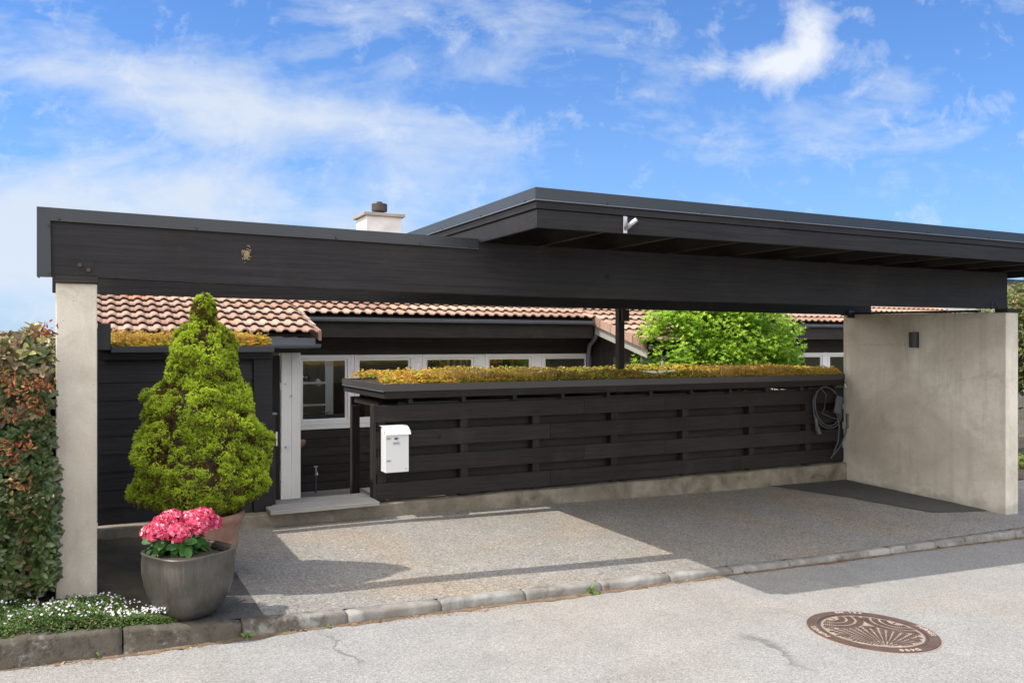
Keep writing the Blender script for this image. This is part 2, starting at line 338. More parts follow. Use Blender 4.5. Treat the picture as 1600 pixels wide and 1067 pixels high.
def whorl(n,L,W,tilt,cup=.05,jit=.15,seed=1):
    rr=random.Random(seed); V=[];F=[]
    lv,lf=leaf_t(L,W,cup)
    for i in range(n):
        w=2*PI*i/n+rr.uniform(-jit,jit); tl=tilt+rr.uniform(-.2,.2); o=len(V); s=rr.uniform(.8,1.1)
        for x,y,z in lv:
            x,y,z=x*s,y*s,z*s
            X=x*math.cos(tl)-z*math.sin(tl); Z=x*math.sin(tl)+z*math.cos(tl)
            V.append((X*math.cos(w)-y*math.sin(w),X*math.sin(w)+y*math.cos(w),Z))
        F+=[tuple(q+o for q in f) for f in lf]
    return V,F
def needles(n,L,w,seed=1,spread=1.0):
    rr=random.Random(seed); V=[];F=[]
    for i in range(n):
        th=rr.uniform(0,2*PI); ph=rr.uniform(.15,1.35)*spread; d=Vector((math.sin(ph)*math.cos(th),math.sin(ph)*math.sin(th),math.cos(ph)))
        a=d.cross(Vector((rr.uniform(-1,1),rr.uniform(-1,1),rr.uniform(-1,1)))).normalized()*w
        l=L*rr.uniform(.7,1.1); o=len(V); V+=[tuple(-a),tuple(a),tuple(d*l*.6+a*.9),tuple(d*l)]; F+=[(o,o+1,o+2),(o,o+2,o+3)]
    return V,F
def interp(pts,x):
    if x<=pts[0][0]: return pts[0][1]
    for (a,b),(c,d) in zip(pts,pts[1:]):
        if x<=c: return b+(d-b)*(x-a)/(c-a)
    return pts[-1][1]
# ------------------------------------------------------------------ ground levels (eye height is z = 0)
FR=[(-12,-1.3),(-4,-1.48),(-1,-1.55),(0,-1.6),(.8,-1.674),(1.44,-1.712),(2.72,-1.761),(4.1,-1.814),(5.44,-1.875),(8.7,-1.955),(14,-2.08),(30,-2.5)]
BK=[(-12,-1.6),(-4,-1.66),(0,-1.735),(1.53,-1.77),(2.65,-1.775),(4.1,-1.798),(5.8,-1.838),(8.3,-1.868),(9.3,-1.875),(14,-2.0),(30,-2.4)]
KY=lambda x:5.2+.028*(x-.8)
def gz(x,y):
    t=(y-5.3)/(8.26-5.3); return interp(FR,x)*(1-t)+interp(BK,x)*t
RZ=lambda x:-1.735-.033*x
def sheet(name,mat,x0,x1,y0,y1,zf,nx,ny,th=0,yf0=None,yf1=None):
    b=MB(); vs=[]; fs=[]
    for j in range(ny+1):
        for i in range(nx+1):
            x=x0+(x1-x0)*i/nx; a=yf0(x) if yf0 else y0; c=yf1(x) if yf1 else y1; y=a+(c-a)*j/ny; vs.append((x,y,zf(x,y)))
    for j in range(ny):
        for i in range(nx): k=j*(nx+1)+i; fs.append((k,k+1,k+nx+2,k+nx+1))
    b.add(vs,fs,.5); o=b.build(name,mat); return o
# big ground
b=MB(); b.add([(-400,-400,-2.45),(400,-400,-2.45),(400,600,-2.45),(-400,600,-2.45)],[(0,1,2,3)]); struct(b.build('ground','grassground'))
def rzf(x,y):
    lump=.004*math.sin(x*1.3+y*.7)
    return max(-2.42,RZ(x))+lump*0
struct(sheet('road','road',-14,20.7,-14,0,rzf,60,30,yf1=lambda x:KY(x)+.03))
struct(sheet('driveway','drive',.93,13.9,0,8.35,lambda x,y:gz(x,y)+.0+.004*math.sin(x*2.1)*math.sin(y*3),60,14,yf0=lambda x:KY(x)+.09))
def patchy(x,y): return gz(x,y)+.006+.004*math.sin(x*2.1)*math.sin(y*3)
# dark repair strips as irregular sheets
def polysheet(name,mat,poly,zf,lift):
    b=MB(); n=len(poly); cx=sum(p[0] for p in poly)/n; cy=sum(p[1] for p in poly)/n; rings=5; vs=[(cx,cy,zf(cx,cy)+lift)]; fs=[]
    for r_ in range(1,rings+1):
        for p in poly:
            x=cx+(p[0]-cx)*r_/rings; y=cy+(p[1]-cy)*r_/rings; vs.append((x,y,zf(x,y)+lift))
    for i in range(n): fs.append((0,1+i,1+(i+1)%n))
    for r_ in range(1,rings):
        for i in range(n):
            a=1+(r_-1)*n+i; c=1+(r_-1)*n+(i+1)%n; fs.append((a,a+n,c+n,c))
    b.add(vs,fs,.5); return b.build(name,mat)
def dens(poly,step=.15,j=.012):
    out=[]
    for (a,b_) in zip(poly,poly[1:]+poly[:1]):
        L=math.hypot(b_[0]-a[0],b_[1]-a[1]); k=max(1,int(L/step))
        for i in range(k): out.append((a[0]+(b_[0]-a[0])*i/k+U(-j,j),a[1]+(b_[1]-a[1])*i/k+U(-j,j)))
    return out
struct(polysheet('dark_asphalt_patch','patch',dens([(8.55,6.35),(9.3,6.2),(9.3,8.27),(7.9,8.27),(8.3,7.3)]),lambda x,y:gz(x,y)+.004*math.sin(x*2.1)*math.sin(y*3),.006))
struct(sheet('smooth_asphalt_strip','patch',.36,.93,0,8.35,lambda x,y:gz(x,y),8,16,yf0=lambda x:KY(x)+.09))
struct(sheet('soil_strip','dirt',-.02,.36,0,8.35,lambda x,y:gz(x,y)+.006*math.sin(x*30+y*7),10,40,yf0=lambda x:KY(x)+.09))
struct(sheet('planting_bed','bedsoil',-12,-.02,0,9.5,lambda x,y:gz(x,y)+.02*math.sin(x*9)*math.sin(y*8),60,30,yf0=lambda x:KY(x)+.09))
struct(sheet('neighbour_driveway','drive',13.9,30,0,7.5,lambda x,y:gz(x,y),20,6,yf0=lambda x:KY(x)+.09))
struct(sheet('terrace','patio',3.6,13,8.5,12.4,lambda x,y:-2.19,4,4))
b=MB(); y=8.55
while y<12.38:
    b.box(.2,3.58,y,y+.115,-2.225,-2.18); y+=.12
struct(b.build('terrace_decking','deck',bevel=.003))
# kerb: rounded stones with joints, one structure
b=MB(); x=-11.0; jx=[]
prof=[(0,-.3),(0,-.12),(0,-.07),(0,-.022),(.008,-.006),(.026,0),(.085,.0),(.095,-.008),(.095,-.3)]
random.seed(3); x=.78-.65*18
while x<20:
    L=.65
    seg=24; vs=[];fs=[]; tilt=U(-.006,.006)
    big=1 if x<.6 else 0
    for i in range(seg+1):
        X=x+.004+(L-.008)*i/seg; e=.012 if i in(0,seg) else (.004 if i in(1,seg-1) else 0)
        top=interp(FR,X)+.004+tilt*.6-e*.6
        if X<.8: top=max(top,RZ(X)+.07)
        for (dy,dz) in prof:
            w=(.010*math.sin(X*14+dz*30)+.007*math.sin(X*31+dz*50)+.005*math.sin(X*67+dz*90)+.003*math.sin(X*131)) if big else .004*math.sin(X*29)+.002*math.sin(X*83)
            vs.append((X,KY(X)+dy*1.0+(w*.5 if dy<.05 else 0)+e*.4*(dy<.01)-(.03 if big and dz<-.1 and dy==0 else 0),top+dz+(w*.25 if dz>-.1 else 0)))
    n=len(prof)
    for i in range(seg):
        for k in range(n-1): fs.append((i*n+k,i*n+k+1,(i+1)*n+k+1,(i+1)*n+k))
    fs+=[tuple(range(n)),tuple(range((seg+1)*n-1,seg*n-1,-1))]
    b.add(vs,fs); jx.append(x+L); x+=L
struct(b.build('kerb','kerb',smooth=True))
b=MB(); vs=[];fs=[]; n=420
for i in range(n+1):
    X=-1.6+10.6*i/n; w_=(.018+.030*max(0,math.sin(X*2.3+.6))+.012*math.sin(X*9)+.008*math.sin(X*31)+U(0,.012))*(1 if X<4.6 else .6)
    vs+=[(X,KY(X)+.002,RZ(X)+.007),(X,KY(X)-.012,RZ(X)+.004),(X,KY(X)-.014-max(.002,w_),RZ(X)+.0025)]
for i in range(n): fs+=[(i*3,i*3+1,i*3+4,i*3+3),(i*3+1,i*3+2,i*3+5,i*3+4)]
b.add(vs,fs); struct(b.build('gutter_dirt','gutterdirt'))
# ------------------------------------------------------------------ carport
cp=thing('carport',(4.6,6.1,-1.8),'black flat roofed carport of glulam beams on two rendered concrete walls','carport')
# walls
def wall(x0,x1,zt0,zt1):
    b=MB(); ys=[6.0,6.6,7.2,7.8,8.32]
    poly=[(6.0,-2.6),(8.32,-2.6),(8.32,zt1),(6.0,zt0)]
    b.prism(poly,'x',x0,x1); return b.build('side_wall','plaster',cp,bevel=.008)
w1=wall(-.235,0,.39,.40); w2=wall(9.31,9.535,.366,.415)
MB().box(-.238,.004,5.97,6.13,.392,.432).build('wall_cap','wx',w1,bevel=.002)
MB().box(9.29,9.56,5.97,6.12,.368,.41).build('wall_cap','wx',w2,bevel=.002)
MB().prism([(6.32,.378),(8.12,.412),(8.12,.438),(6.32,.405)],'x',9.29,9.345).build('wall_trim','flash',w2)
MB().box(9.28,9.5,8.2,8.34,.40,.425).build('wall_cap','wx',w2)
# front beam with a slight sag
def beam(name,x0,x1,y0,y1,bot,top,mat='glu'):
    b=MB(); n=40; vs=[];fs=[]
    for i in range(n+1):
        X=x0+(x1-x0)*i/n; zb=interp(bot,X); zt=interp(top,X)
        vs+=[(X,y0,zb),(X,y1,zb),(X,y1,zt),(X,y0,zt)]
    for i in range(n):
        for k in range(4): fs.append((i*4+k,i*4+(k+1)%4,(i+1)*4+(k+1)%4,(i+1)*4+k))
    fs+=[(3,2,1,0),(n*4,n*4+1,n*4+2,n*4+3)]
    b.add(vs,fs,.5); return b.build(name,mat,cp)
SAG=[(-.34,.430),(0,.4295),(.6,.418),(1.5,.404),(3.2,.394),(5,.392),(6.5,.394),(9.31,.406)]
fb=beam('beam',-.325,9.31,5.985,6.10,SAG,[(-.34,.852),(2.66,.823),(2.70,.80),(9.4,.812)])
rb=beam('beam',-.345,9.66,8.15,8.265,[(-.34,.447),(4,.42),(9.6,.406)],[(-.4,.80),(10,.80)])
# flashing: mitred L over the left stretch of the front beam, wraps over top and end
b=MB(); b.prism([(-.338,.424),(-.262,.424),(-.262,.779),(2.683,.748),(2.683,.829),(-.338,.86)],'y',5.969,5.983)
b.prism([(-.338,.424),(-.327,.424),(-.327,.86),(-.338,.86)],'y',5.9831,6.11)
b.prism([(-.3265,.853),(2.683,.824),(2.683,.829),(-.3265,.8595)],'y',5.9831,6.11)
fl=b.build('flashing','flash',fb,bevel=.0015)
b=MB(); b.tube([(-.262,5.966,.424),(-.262,5.966,.779),(2.683,5.966,.748)],.0035,6); b.tube([(-.262,5.9675,.779),(-.336,5.9675,.858)],.0012,5)
b.build('flashing_hem','flashbrown',fb)
for px,z in ((-.268,.445),(-.268,.745),(-.215,.79),(.6,.78),(1.55,.773),(2.2,.764),(2.6,.76)):
    MB().lathe([(0,-.008),(.006,-.006),(.008,0)],(0,0,0),10).v
    b=MB(); b.tube([(px,5.969,z),(px,5.960,z)],[.009,.006],8); b.build('screw','screw',fb)
for px,z in ((-.10,.505),(-.05,.475)):
    b=MB(); b.tube([(px,5.985,z),(px,5.968,z)],.014,6); b.build('bolt','screw',fb)
b=MB(); b.box(-.125,-.02,5.9815,5.9845,.43,.535); b.build('bracket_plate','wx',fb)
b=MB(); b.box(9.02,9.035,5.978,5.984,.41,.475); b.build('bracket_plate','screw',fb); b=MB(); b.tube([(9.09,5.985,.45),(9.09,5.972,.45)],.01,6); b.build('bolt','screw',fb); b=MB(); b.tube([(9.13,5.985,.42),(9.13,5.972,.42)],.01,6); b.build('bolt','screw',fb)
b=MB(); b.box(9.19,9.3,8.12,8.149,.36,.46); b.build('beam_bracket','flash',rb)
# roof
X0,X1,Y0,Y1=2.693,9.92,5.02,8.78; ZB,ZT=.80,1.071
b=MB(); b.box(X0+.05,X1-.05,Y0+.05,Y1-.05,.985,1.035); rf=b.build('roof','wy',cp)
def fascia(z0,z1,off,mat,nm,th=.022):
    b=MB(); a=off
    b.box(X0-a,X1+a,Y0-a,Y0-a+th,z0,z1); b.box(X0-a,X1+a,Y1+a-th,Y1+a,z0,z1)
    b.box(X0-a,X0-a+th,Y0-a+th+.0005,Y1+a-th-.0005,z0,z1); b.box(X1+a-th,X1+a,Y0-a+th+.0005,Y1+a-th-.0005,z0,z1)
    return b.build(nm,mat,rf,bevel=.002)
fascia(ZB,.925,.0,'glu','fascia_board',.03)
fascia(.93,1.03,.012,'glu','fascia_board',.042)
fascia(.985,ZT,.024,'flash','flashing',.011)
b=MB(); b.tube([(X0-.03,Y1,.984),(X0-.03,Y0-.03,.984),(X1+.03,Y0-.03,.984),(X1+.03,Y1,.984)],.004,6); b.build('flashing_hem','gutter',rf)
MB().box(X0-.012,X1+.012,Y0-.012,Y1+.012,1.0355,1.055).build('roof_membrane','flash',rf)
x=X0+.68
while x<X1-.2:
    MB().box(x-.023,x+.023,Y0+.032,Y1-.032,.832,.984).build('rafter','wy',cp,bevel=.002); x+=.66
for i in range(9):
    for side in (0,):
        b=MB(); x=3.25+i*.85; b.tube([(x,Y0-.024,.998),(x,Y0-.031,.998)],[.009,.006],8); b.build('screw','screw',rf)
for yy in (5.15,5.9,6.7,7.5):
    b=MB(); b.tube([(X0-.024,yy,.998),(X0-.031,yy,.998)],[.009,.006],8); b.build('screw','screw',rf)
# rear post with plate and block
b=MB(); b.box(5.775,5.86,8.62,8.70,-2.2,.795); po=b.build('post','wz',cp,bevel=.003)
MB().box(5.80,5.90,8.575,8.618,.285,.43).build('post_block','wz',po)
MB().box(5.66,6.05,8.53,8.574,.435,.452).build('post_plate','steel',po)
# ------------------------------------------------------------------ footing wall and step
b=MB(); n=60; vs=[];fs=[]
for i in range(n+1):
    X=-.0+9.31*i/n; d=.006*math.sin(X*7)+.004*math.sin(X*19); tp=-1.632+.004*math.sin(X*5)
    X=min(X,9.13)
    vs+=[(X,8.1+d,-2.4),(X,8.1+d*.5,tp-.01),(X,8.112,tp),(X,8.42,tp),(X,8.42,-2.4)]
for i in range(n):
    for k in range(4): fs.append((i*5+k,i*5+k+1,i*5+k+6,i*5+k+5))
fs+=[(0,1,2,3,4)[::-1],tuple(n*5+k for k in range(5))]
b.add(vs,fs,.5); fwall=tag(b.build('footing_wall','rough'),'low rough concrete footing wall running under the black slatted fence and shed','wall')
st=MB(); 
for y0,y1 in ((8.04,8.33),(8.335,8.60)): st.box(1.464,2.53,y0,y1,-1.612,-1.572)
stp=tag(st.build('doorstep','greywood',bevel=.004),'weathered grey wooden doorstep on the footing between shed and fence','step')
scale_thing(fwall,1.0195); fwall.data.transform(Matrix.Translation((0,0,.02)))
# ------------------------------------------------------------------ slatted fence
fe=thing('slatted_fence',(5.9,8.3,-1.63),'black slatted wooden fence of four wide boards along the carport back','fence')
bt=[-.629-.1725,-.629-.1725-.2665,-.629-.1725-2*.2665,-1.602]
H=.1725; step=(-.629+1.602-H)/3
for i in range(4):
    z1=-.629-i*step; z0=z1-H
    xs=[2.56,5.05,6.2,9.29] if i%2==0 else [2.56,4.6,7.4,9.29]
    for a,c in zip(xs,xs[1:]): MB().box(a,c-.003,8.25+U(0,.002),8.272,z0,z1).build('board','wx',fe,bevel=.003)
for i in range(4):
    z1=-.629-H-i*step+.035
    if i<3: MB().box(2.62,9.29,8.375,8.396,z1-.165,z1).build('back_board','wx',fe)
px=[2.62,3.55,4.43,5.48,6.53,7.6,8.6,9.2]
for i,x in enumerate(px):
    MB().box(x-.045,x+.045,8.2735,8.373,-1.632,-.66).build('post','wz',fe,bevel=.003)
MB().box(2.525,2.558,8.245,8.36,-1.63,-.622).build('end_board','wz',fe,bevel=.002)
scale_thing(fe,1.0097)
scale_thing(stp,1.012)
# ------------------------------------------------------------------ planted canopy behind the fence
bs=thing('planted_canopy',(5.9,8.8,-1.63),'low black flat roofed store with sedum planted roof behind the slatted fence','bin store')
CX0,CX1,CY0,CY1=2.57,8.97,8.0,9.55
MB().box(CX0+.03,CX1,CY0+.03,CY1-.03,-.49,-.445).build('roof_deck','wy',bs)
def rimbox(z0,z1,o,th,mat,nm):
    b=MB(); b.box(CX0-o,CX1,CY0-o,CY0-o+th,z0,z1); b.box(CX0-o,CX1,CY1+o-th,CY1+o,z0,z1); b.box(CX0-o,CX0-o+th,CY0-o+th+.0005,CY1+o-th-.0005,z0,z1)
    return b.build(nm,mat,bs,bevel=.002)
rimbox(-.545,-.455,0,.028,'wx','fascia_board'); rimbox(-.472,-.398,.014,.013,'flashbrown','flashing')
b=MB(); b.tube([(CX0-.018,CY1,-.473),(CX0-.018,CY0-.018,-.473)],.004,6); b.build('flashing_hem','gutter',bs)
for x in (2.86,3.45,4.05,4.65,5.25,5.85,6.45,7.05,7.65,8.25,8.85): MB().box(x-.022,x+.022,8.05,9.55,-.60,-.491).build('joist','wy',bs)
MB().box(2.75,8.93,8.12,8.16,-.645,-.591).build('top_rail','wx',bs)
MB().box(2.62,8.95,9.40,9.45,-.70,-.601).build('rear_rail','wx',bs)
for x in (2.66,5.9,8.88): MB().box(x-.045,x+.045,9.35,9.44,-2.2,-.70).build('post','wz',bs,bevel=.003)
MB().box(2.625,2.67,8.4,9.3,-.66,-.60).build('side_rail','wy',bs,bevel=.002)
MB().box(2.60,2.70,8.36,8.48,-1.60,-.66).build('post','wz',bs,bevel=.002)
scale_thing(bs,1.035)
# white lit planks lying inside (seen through the slot)
# ------------------------------------------------------------------ sedum
def sedum(name,x0,x1,y0,y1,z,n,label,hs=1,front=.6):
    n1=int(n*front); xs=RG.uniform(x0,x1,n); ys=np.concatenate([y0+np.abs(RG.normal(0,.22,n1)),RG.uniform(y0,y1,n-n1)]); ys=np.clip(ys,y0,y1)
    hmap=.052+.026*np.sin(xs*2.3+1)*np.sin(ys*3)+.018*np.sin(xs*7.1+ys*5)+RG.uniform(-.02,.03,n)+np.where(RG.random(n)<.06,.03,0)
    hmap=np.clip(hmap+.03*(ys-y0),.008,.15)*hs*np.clip((ys-y0)/.12+.35,.35,1)
    tray=(xs>6.2)&(xs<7.3)&(ys<9.35)&(ys>8.5); hmap=np.where(tray,.005,hmap)
    pos=np.stack([xs,ys,z+hmap],1); nr=RG.normal(size=(n,3))*.35; nr[:,2]+=1
    tv,tf=whorl(7,1,.42,.6,.1,seed=5)
    o=thing(name,((x0+x1)/2,(y0+y1)/2,z),label,'sedum',kind='stuff')
    o1=scatter('sedum_leaves','sedum',tv,tf,pos,nr,RG.uniform(.014,.030,n),np.clip(np.interp(xs,[0,1.5,2.6,4.2,4.7,5.6,6.3,7.2,9.3],[.80,.80,.82,.76,.40,.36,.55,.86,.84])+RG.normal(0,.30,n)-.10*(hmap<.05),0,1),o)
    m=n//6; xs=RG.uniform(x0,x1,m); ys=np.clip(y0+np.abs(RG.normal(.12,.2,m)),y0+.03,y1)
    g=np.sin(xs*1.9+.4)+np.sin(xs*5.3+2)*.6+RG.normal(0,.5,m)
    keep=(g>.1)&~((xs>6.2)&(xs<7.3)&(ys<9.35)&(ys>8.4)); xs=xs[keep]; ys=ys[keep]; g=g[keep]; m=len(xs); hh=(.095+.040*np.clip(g,0,1.6)+RG.uniform(-.015,.045,m))*hs
    V,F=whorl(9,.6,.4,.25,.05,seed=9)
    o2=scatter('sedum_flowers','sedumred',V,F,np.stack([xs,ys,z+hh],1),np.stack([RG.normal(0,.3,m),RG.normal(0,.3,m),np.ones(m)],1),RG.uniform(.014,.026,m),np.clip(np.interp(xs,[0,2.6,4.2,4.8,5.8,7,9.3],[.75,.9,.8,.25,.2,.6,.6])+RG.normal(0,.2,m),0,1),o)
    st=MB()
    for i in range(0,m,1):
        X,Y_,h=float(xs[i]),float(ys[i]),float(hh[i]); w=.0012
        st.add([(X-w,Y_,z),(X+w,Y_,z),(X+w,Y_,z+h),(X-w,Y_,z+h)],[(0,1,2,3)],float(RG.uniform(0,1)))
    o3=st.build('sedum_stems','sedumred',o); return o
for nm_,a in (('s1',0),):
    pass
sd=sedum('sedum',2.69,9.27,8.31,9.85,-.44,21000,'yellow green and red sedum growing on the canopy roof above the slatted fence')
MB().box(2.68,9.28,8.30,9.86,-.4545,-.425).build('growing_medium','bedsoil',sd)
# tall dry stems on the sedum
b=MB()
b.tube([(3.10,8.5,-.42),(3.105,8.5,-.22)],.0022,4); b.tube([(3.103,8.5,-.22),(3.115,8.5,-.216)],.005,5)
tag(b.build('dry_stem','sticker'),'thin pale dry stem sticking up from the yellow sedum near the canopy corner','plant stem')
# hatch tray on the sedum roof
hb=thing('roof_hatch',(6.85,8.95,-.43),'pale grey metal tray lying in the sedum right of the black post','hatch')
rt=Matrix.Rotation(R(8),3,'Z')
MB().box(6.45,7.12,8.65,9.2,-.375,-.355,rot=rt).build('tray_top','steel',hb,bevel=.004)
MB().box(6.43,7.14,8.63,9.22,-.43,-.3755,rot=rt).build('tray_base','steel',hb,bevel=.004)
# ------------------------------------------------------------------ black shed at left
sh=thing('garden_shed',(.76,8.9,-1.63),'low black board clad shed with planted roof behind the conical spruce','shed')
zc=-1.622
k=0
while zc<-.15:
    z1=min(zc+.158,-.145); MB().prism([(8.25,zc),(8.262,zc),(8.275,z1),(8.262,z1)],'x',.005,1.33).build('cladding_board','shed',sh); zc+=.16
MB().box(.005,1.5,8.276,8.3,-1.63,-.14).build('wall','shed',sh)
MB().box(1.34,1.516,8.225,8.32,-1.70,-.14).build('corner_post','shed',sh,bevel=.003)
MB().box(.005,1.516,8.2,8.25,-.139,-.072).build('fascia_board','shed',sh,bevel=.003)
MB().box(.11,1.51,8.10,8.2,-.0735,-.017).build('flashing','flash',sh,bevel=.003)
MB().box(.005,1.51,8.251,9.9,-.08,-.045).build('roof_deck','wy',sh)
MB().box(1.49,1.512,8.33,9.9,-2.2,-.081).build('wall','shed',sh)
MB().box(.003,.108,8.13,8.26,-.05,.182).build('gable_block','flash',sh,bevel=.003)
s2=sedum('sedum_mat',.12,1.50,8.22,9.85,-.035,6500,'orange and yellow sedum on the low shed roof behind the spruce',hs=.9)
MB().box(.02,1.5,8.21,9.88,-.0445,-.022).build('growing_medium','bedsoil',s2)
gt=thing('garden_gate',(1.56,8.75,-1.6),'narrow black garden gate folded open beside the shed corner','gate')
MB().box(1.535,1.57,8.35,9.15,-1.58,-.69).build('gate_panel','wz',gt,bevel=.003)
MB().box(1.525,1.58,8.33,9.17,-.69,-.672).build('top_rail','gutter',gt,bevel=.003)
MB().box(1.572,1.59,8.36,8.39,-1.0,-.86).build('latch','steel',gt,bevel=.003)
scale_thing(sh,1.02); scale_thing(s2,1.02); scale_thing(gt,1.012)
# ------------------------------------------------------------------ house
ho=thing('house',(6,12.4,-2.2),'single storey black clad house with brown pink tiled roof and white windows','house')
RS=.27; rz=lambda y:.43+RS*(y-11.9)
# roof tiles
def tiles(regs,nm,back=False):
    b=MB(); P=.165; ex=.335; sub=9
    row=0; y=10.4
    for (xa,xb,ys,ye) in regs:
        n=int((xb-xa)/P*sub); yy=ys; 
        while yy<ye-.01:
            y2=min(yy+ex,ye); vs=[];fs=[];rs=[]
            cols=n+1
            jit=0
            for i in range(cols):
                X=xa+P*i/sub; ph=(X/P)%1.0
                q_=abs(((ph+.5)%1)-.5)*2; wv=.030*(max(0,1-(q_/.62)**2))**.75 if q_<.62 else .004*((q_-.62)/.38)**2
                t=int(X/(2*P)); rv=((t*7919+int(yy*31)*104729+13)%997)/997.
                for (yq,dz) in ((yy+.06,.026),(yy-.034,.036),(yy-.034,.052),(min(y2+.05,ye),.0)):
                    vs.append((X,yq,rz(yq)+dz+wv)); rs.append(rv)
            for i in range(cols-1):
                a=i*4
                for q in range(3): fs.append((a+q,a+q+1,a+q+5,a+q+4))
            o=len(b.v); b.v+=vs; b.f+=[tuple(q+o for q in f) for f in fs]; b.r+=rs
            yy=y2
    return b.build(nm,'tile',ho)
rt_=tiles([(-.4,2.57,10.78,16),(2.57,7.48,11.84,16),(7.48,10.0,10.40,16),(10.0,18.2,11.84,16)],'roof')
b=MB(); b.prism([(10.9,rz(10.9)-.02),(16,rz(16)-.02),(22,rz(16)-.02-RS*6),(22,rz(16)-.2-RS*6),(16,rz(16)-.2),(10.9,rz(10.9)-.06)],'x',-.38,2.5)
b.prism([(11.9,rz(11.9)-.02),(16,rz(16)-.02),(22,rz(16)-.02-RS*6),(22,rz(16)-.2-RS*6),(16,rz(16)-.2),(11.9,rz(11.9)-.06)],'x',2.501,7.5)
b.prism([(10.5,rz(10.5)-.02),(16,rz(16)-.02),(22,rz(16)-.02-RS*6),(22,rz(16)-.2-RS*6),(16,rz(16)-.2),(10.5,rz(10.5)-.06)],'x',7.501,9.98)
b.prism([(11.9,rz(11.9)-.02),(16,rz(16)-.02),(22,rz(16)-.02-RS*6),(22,rz(16)-.2-RS*6),(16,rz(16)-.2),(11.9,rz(11.9)-.06)],'x',9.981,18.2)
b.build('roof_deck','housewood',ho)
# verge tiles
b=MB()
for i in range(5):
    y=10.40+i*.31; b.prism([(y,rz(y)-.10),(y+.33,rz(y+.33)-.10),(y+.33,rz(y+.33)+.035),(y,rz(y)+.055)],'x',7.435,7.475)
b.build('verge_tiles','tile',ho,bevel=.004)
b=MB()
for i in range(4):
    y=10.78+i*.31; b.prism([(y,rz(y)-.08),(y+.33,rz(y+.33)-.08),(y+.33,rz(y+.33)+.035),(y,rz(y)+.055)],'x',2.575,2.61)
b.build('verge_tiles','tile',ho,bevel=.004)
# eaves: wing left
b=MB(); b.box(-.38,2.55,10.86,10.89,-.035,.085); b.box(-.38,2.5,10.891,11.5,-.055,-.037); b.build('fascia_board','gutter',ho,bevel=.003)
b=MB(); b.box(-.38,2.46,11.0,11.34,-.11,-.0555); b.build('soffit_board','housewood',ho)
def gutter(x0,x1,y,z,r=.05):
    b=MB(); vs=[];fs=[]
    for X in (x0,x1):
        for k in range(9):
            w=PI*k/8; vs.append((X,y-math.cos(w)*r,z-math.sin(w)*r))
        for k in range(9):
            w=PI*(8-k)/8; vs.append((X,y-math.cos(w)*(r-.004),z-math.sin(w)*(r-.004)))
    for k in range(17): fs.append((k,k+1,k+19,k+18))
    fs+=[tuple(range(9)),tuple(range(18,27))]
    b.add(vs,fs); b.tube([(x0,y-r,z),(x1,y-r,z)],.006,6)
    return b.build('gutter','gutter',ho,smooth=False)
gutter(-.38,2.60,10.80,-.005,.045)
gutter(2.63,7.40,11.82,.375,.05); gutter(10.05,18.2,11.82,.375,.05); gutter(7.5,9.98,10.36,-.03,.05)
# main recess fascia
for a,c in ((2.62,7.44),(10.0,18.2)):
    MB().box(a,c,11.885,11.915,.10,.345).build('fascia_board','housewood',ho,bevel=.003)
    MB().box(a,c,11.92,12.39,.12,.14).build('soffit_board','housewood',ho)
MB().box(7.5,9.98,10.45,10.48,-.20,-.02).build('fascia_board','housewood',ho,bevel=.003)
# verge board on right wing
MB().prism([(10.42,rz(10.42)-.24),(11.9,rz(11.9)-.26),(11.9,rz(11.9)-.105),(10.42,rz(10.42)-.105)],'x',7.49,7.515).build('verge_board','greywood',ho,bevel=.002)
# walls
b=MB()
def clad(x0,x1,y,z0,z1,h=.13,bb=None,mat='housewood'):
    b=bb or MB(); z=z0
    while z<z1-.01:
        zz=min(z+h-.004,z1); b.prism([(y,z),(y+.02,z),(y+.02,zz),(y+.008,zz)],'x',x0,x1); z+=h
    return b
clad(2.45,7.75,12.40,-2.18,-1.27).build('wall','housewood',ho)
clad(2.45,7.75,12.40,-.155,.119,.14).build('wall','housewood',ho)
MB().box(2.45,7.75,12.421,12.5,-.155,.119).build('wall','housewood',ho)
MB().box(2.45,7.75,12.421,12.5,-2.2,-1.27).build('wall','housewood',ho)
clad(9.95,17.1,12.40,-2.18,-1.15).build('wall','housewood',ho)
clad(9.95,17.1,12.40,-.165,.119,.14).build('wall','housewood',ho)
MB().box(9.95,17.1,12.421,12.5,-.165,.119).build('wall','housewood',ho); MB().box(9.95,17.1,12.421,12.5,-2.2,-1.15).build('wall','housewood',ho)
# wing side wall (horizontal boards over upright boards)
b=MB(); z=-.06
for z in (-.06,.07,.20): b.prism([(11.02,z),(12.4,z),(12.4,min(z+.125,rz(12.4)-.1)),(11.02,min(z+.125,max(z+.02,rz(11.02)-.1)))],'x',7.72,7.74)
y=11.02
while y<12.38: b.box(7.725,7.745,y,min(y+.13,12.39),-2.18,-.065); y+=.14
b.box(7.7451,7.8,11.03,12.39,-2.2,.20)
b.build('side_wall','housewood',ho)
b=MB(); x=7.80
while x<9.8: b.box(x,x+.105,10.98,11.0,-2.18,-.16); x+=.11
b.box(7.8,9.9,11.001,11.06,-2.18,-.1); b.build('white_panelling','whitepaint',ho,bevel=.003)
MB().box(9.85,9.9,11.061,12.42,-2.2,.1).build('side_wall','housewood',ho)
MB().box(-.3,2.03,11.35,11.45,-2.2,-.05).build('wall','housewood',ho)
MB().box(2.40,2.445,11.451,12.5,-2.2,.1).build('side_wall','whitepaint',ho)
MB().box(-.3,-.2,11.46,21,-2.2,.2).build('side_wall','housewood',ho); MB().box(16.9,17.1,12.51,21,-2.2,.2).build('side_wall','housewood',ho); MB().box(-.3,17.1,21,21.1,-2.2,.2).build('rear_wall','housewood',ho)
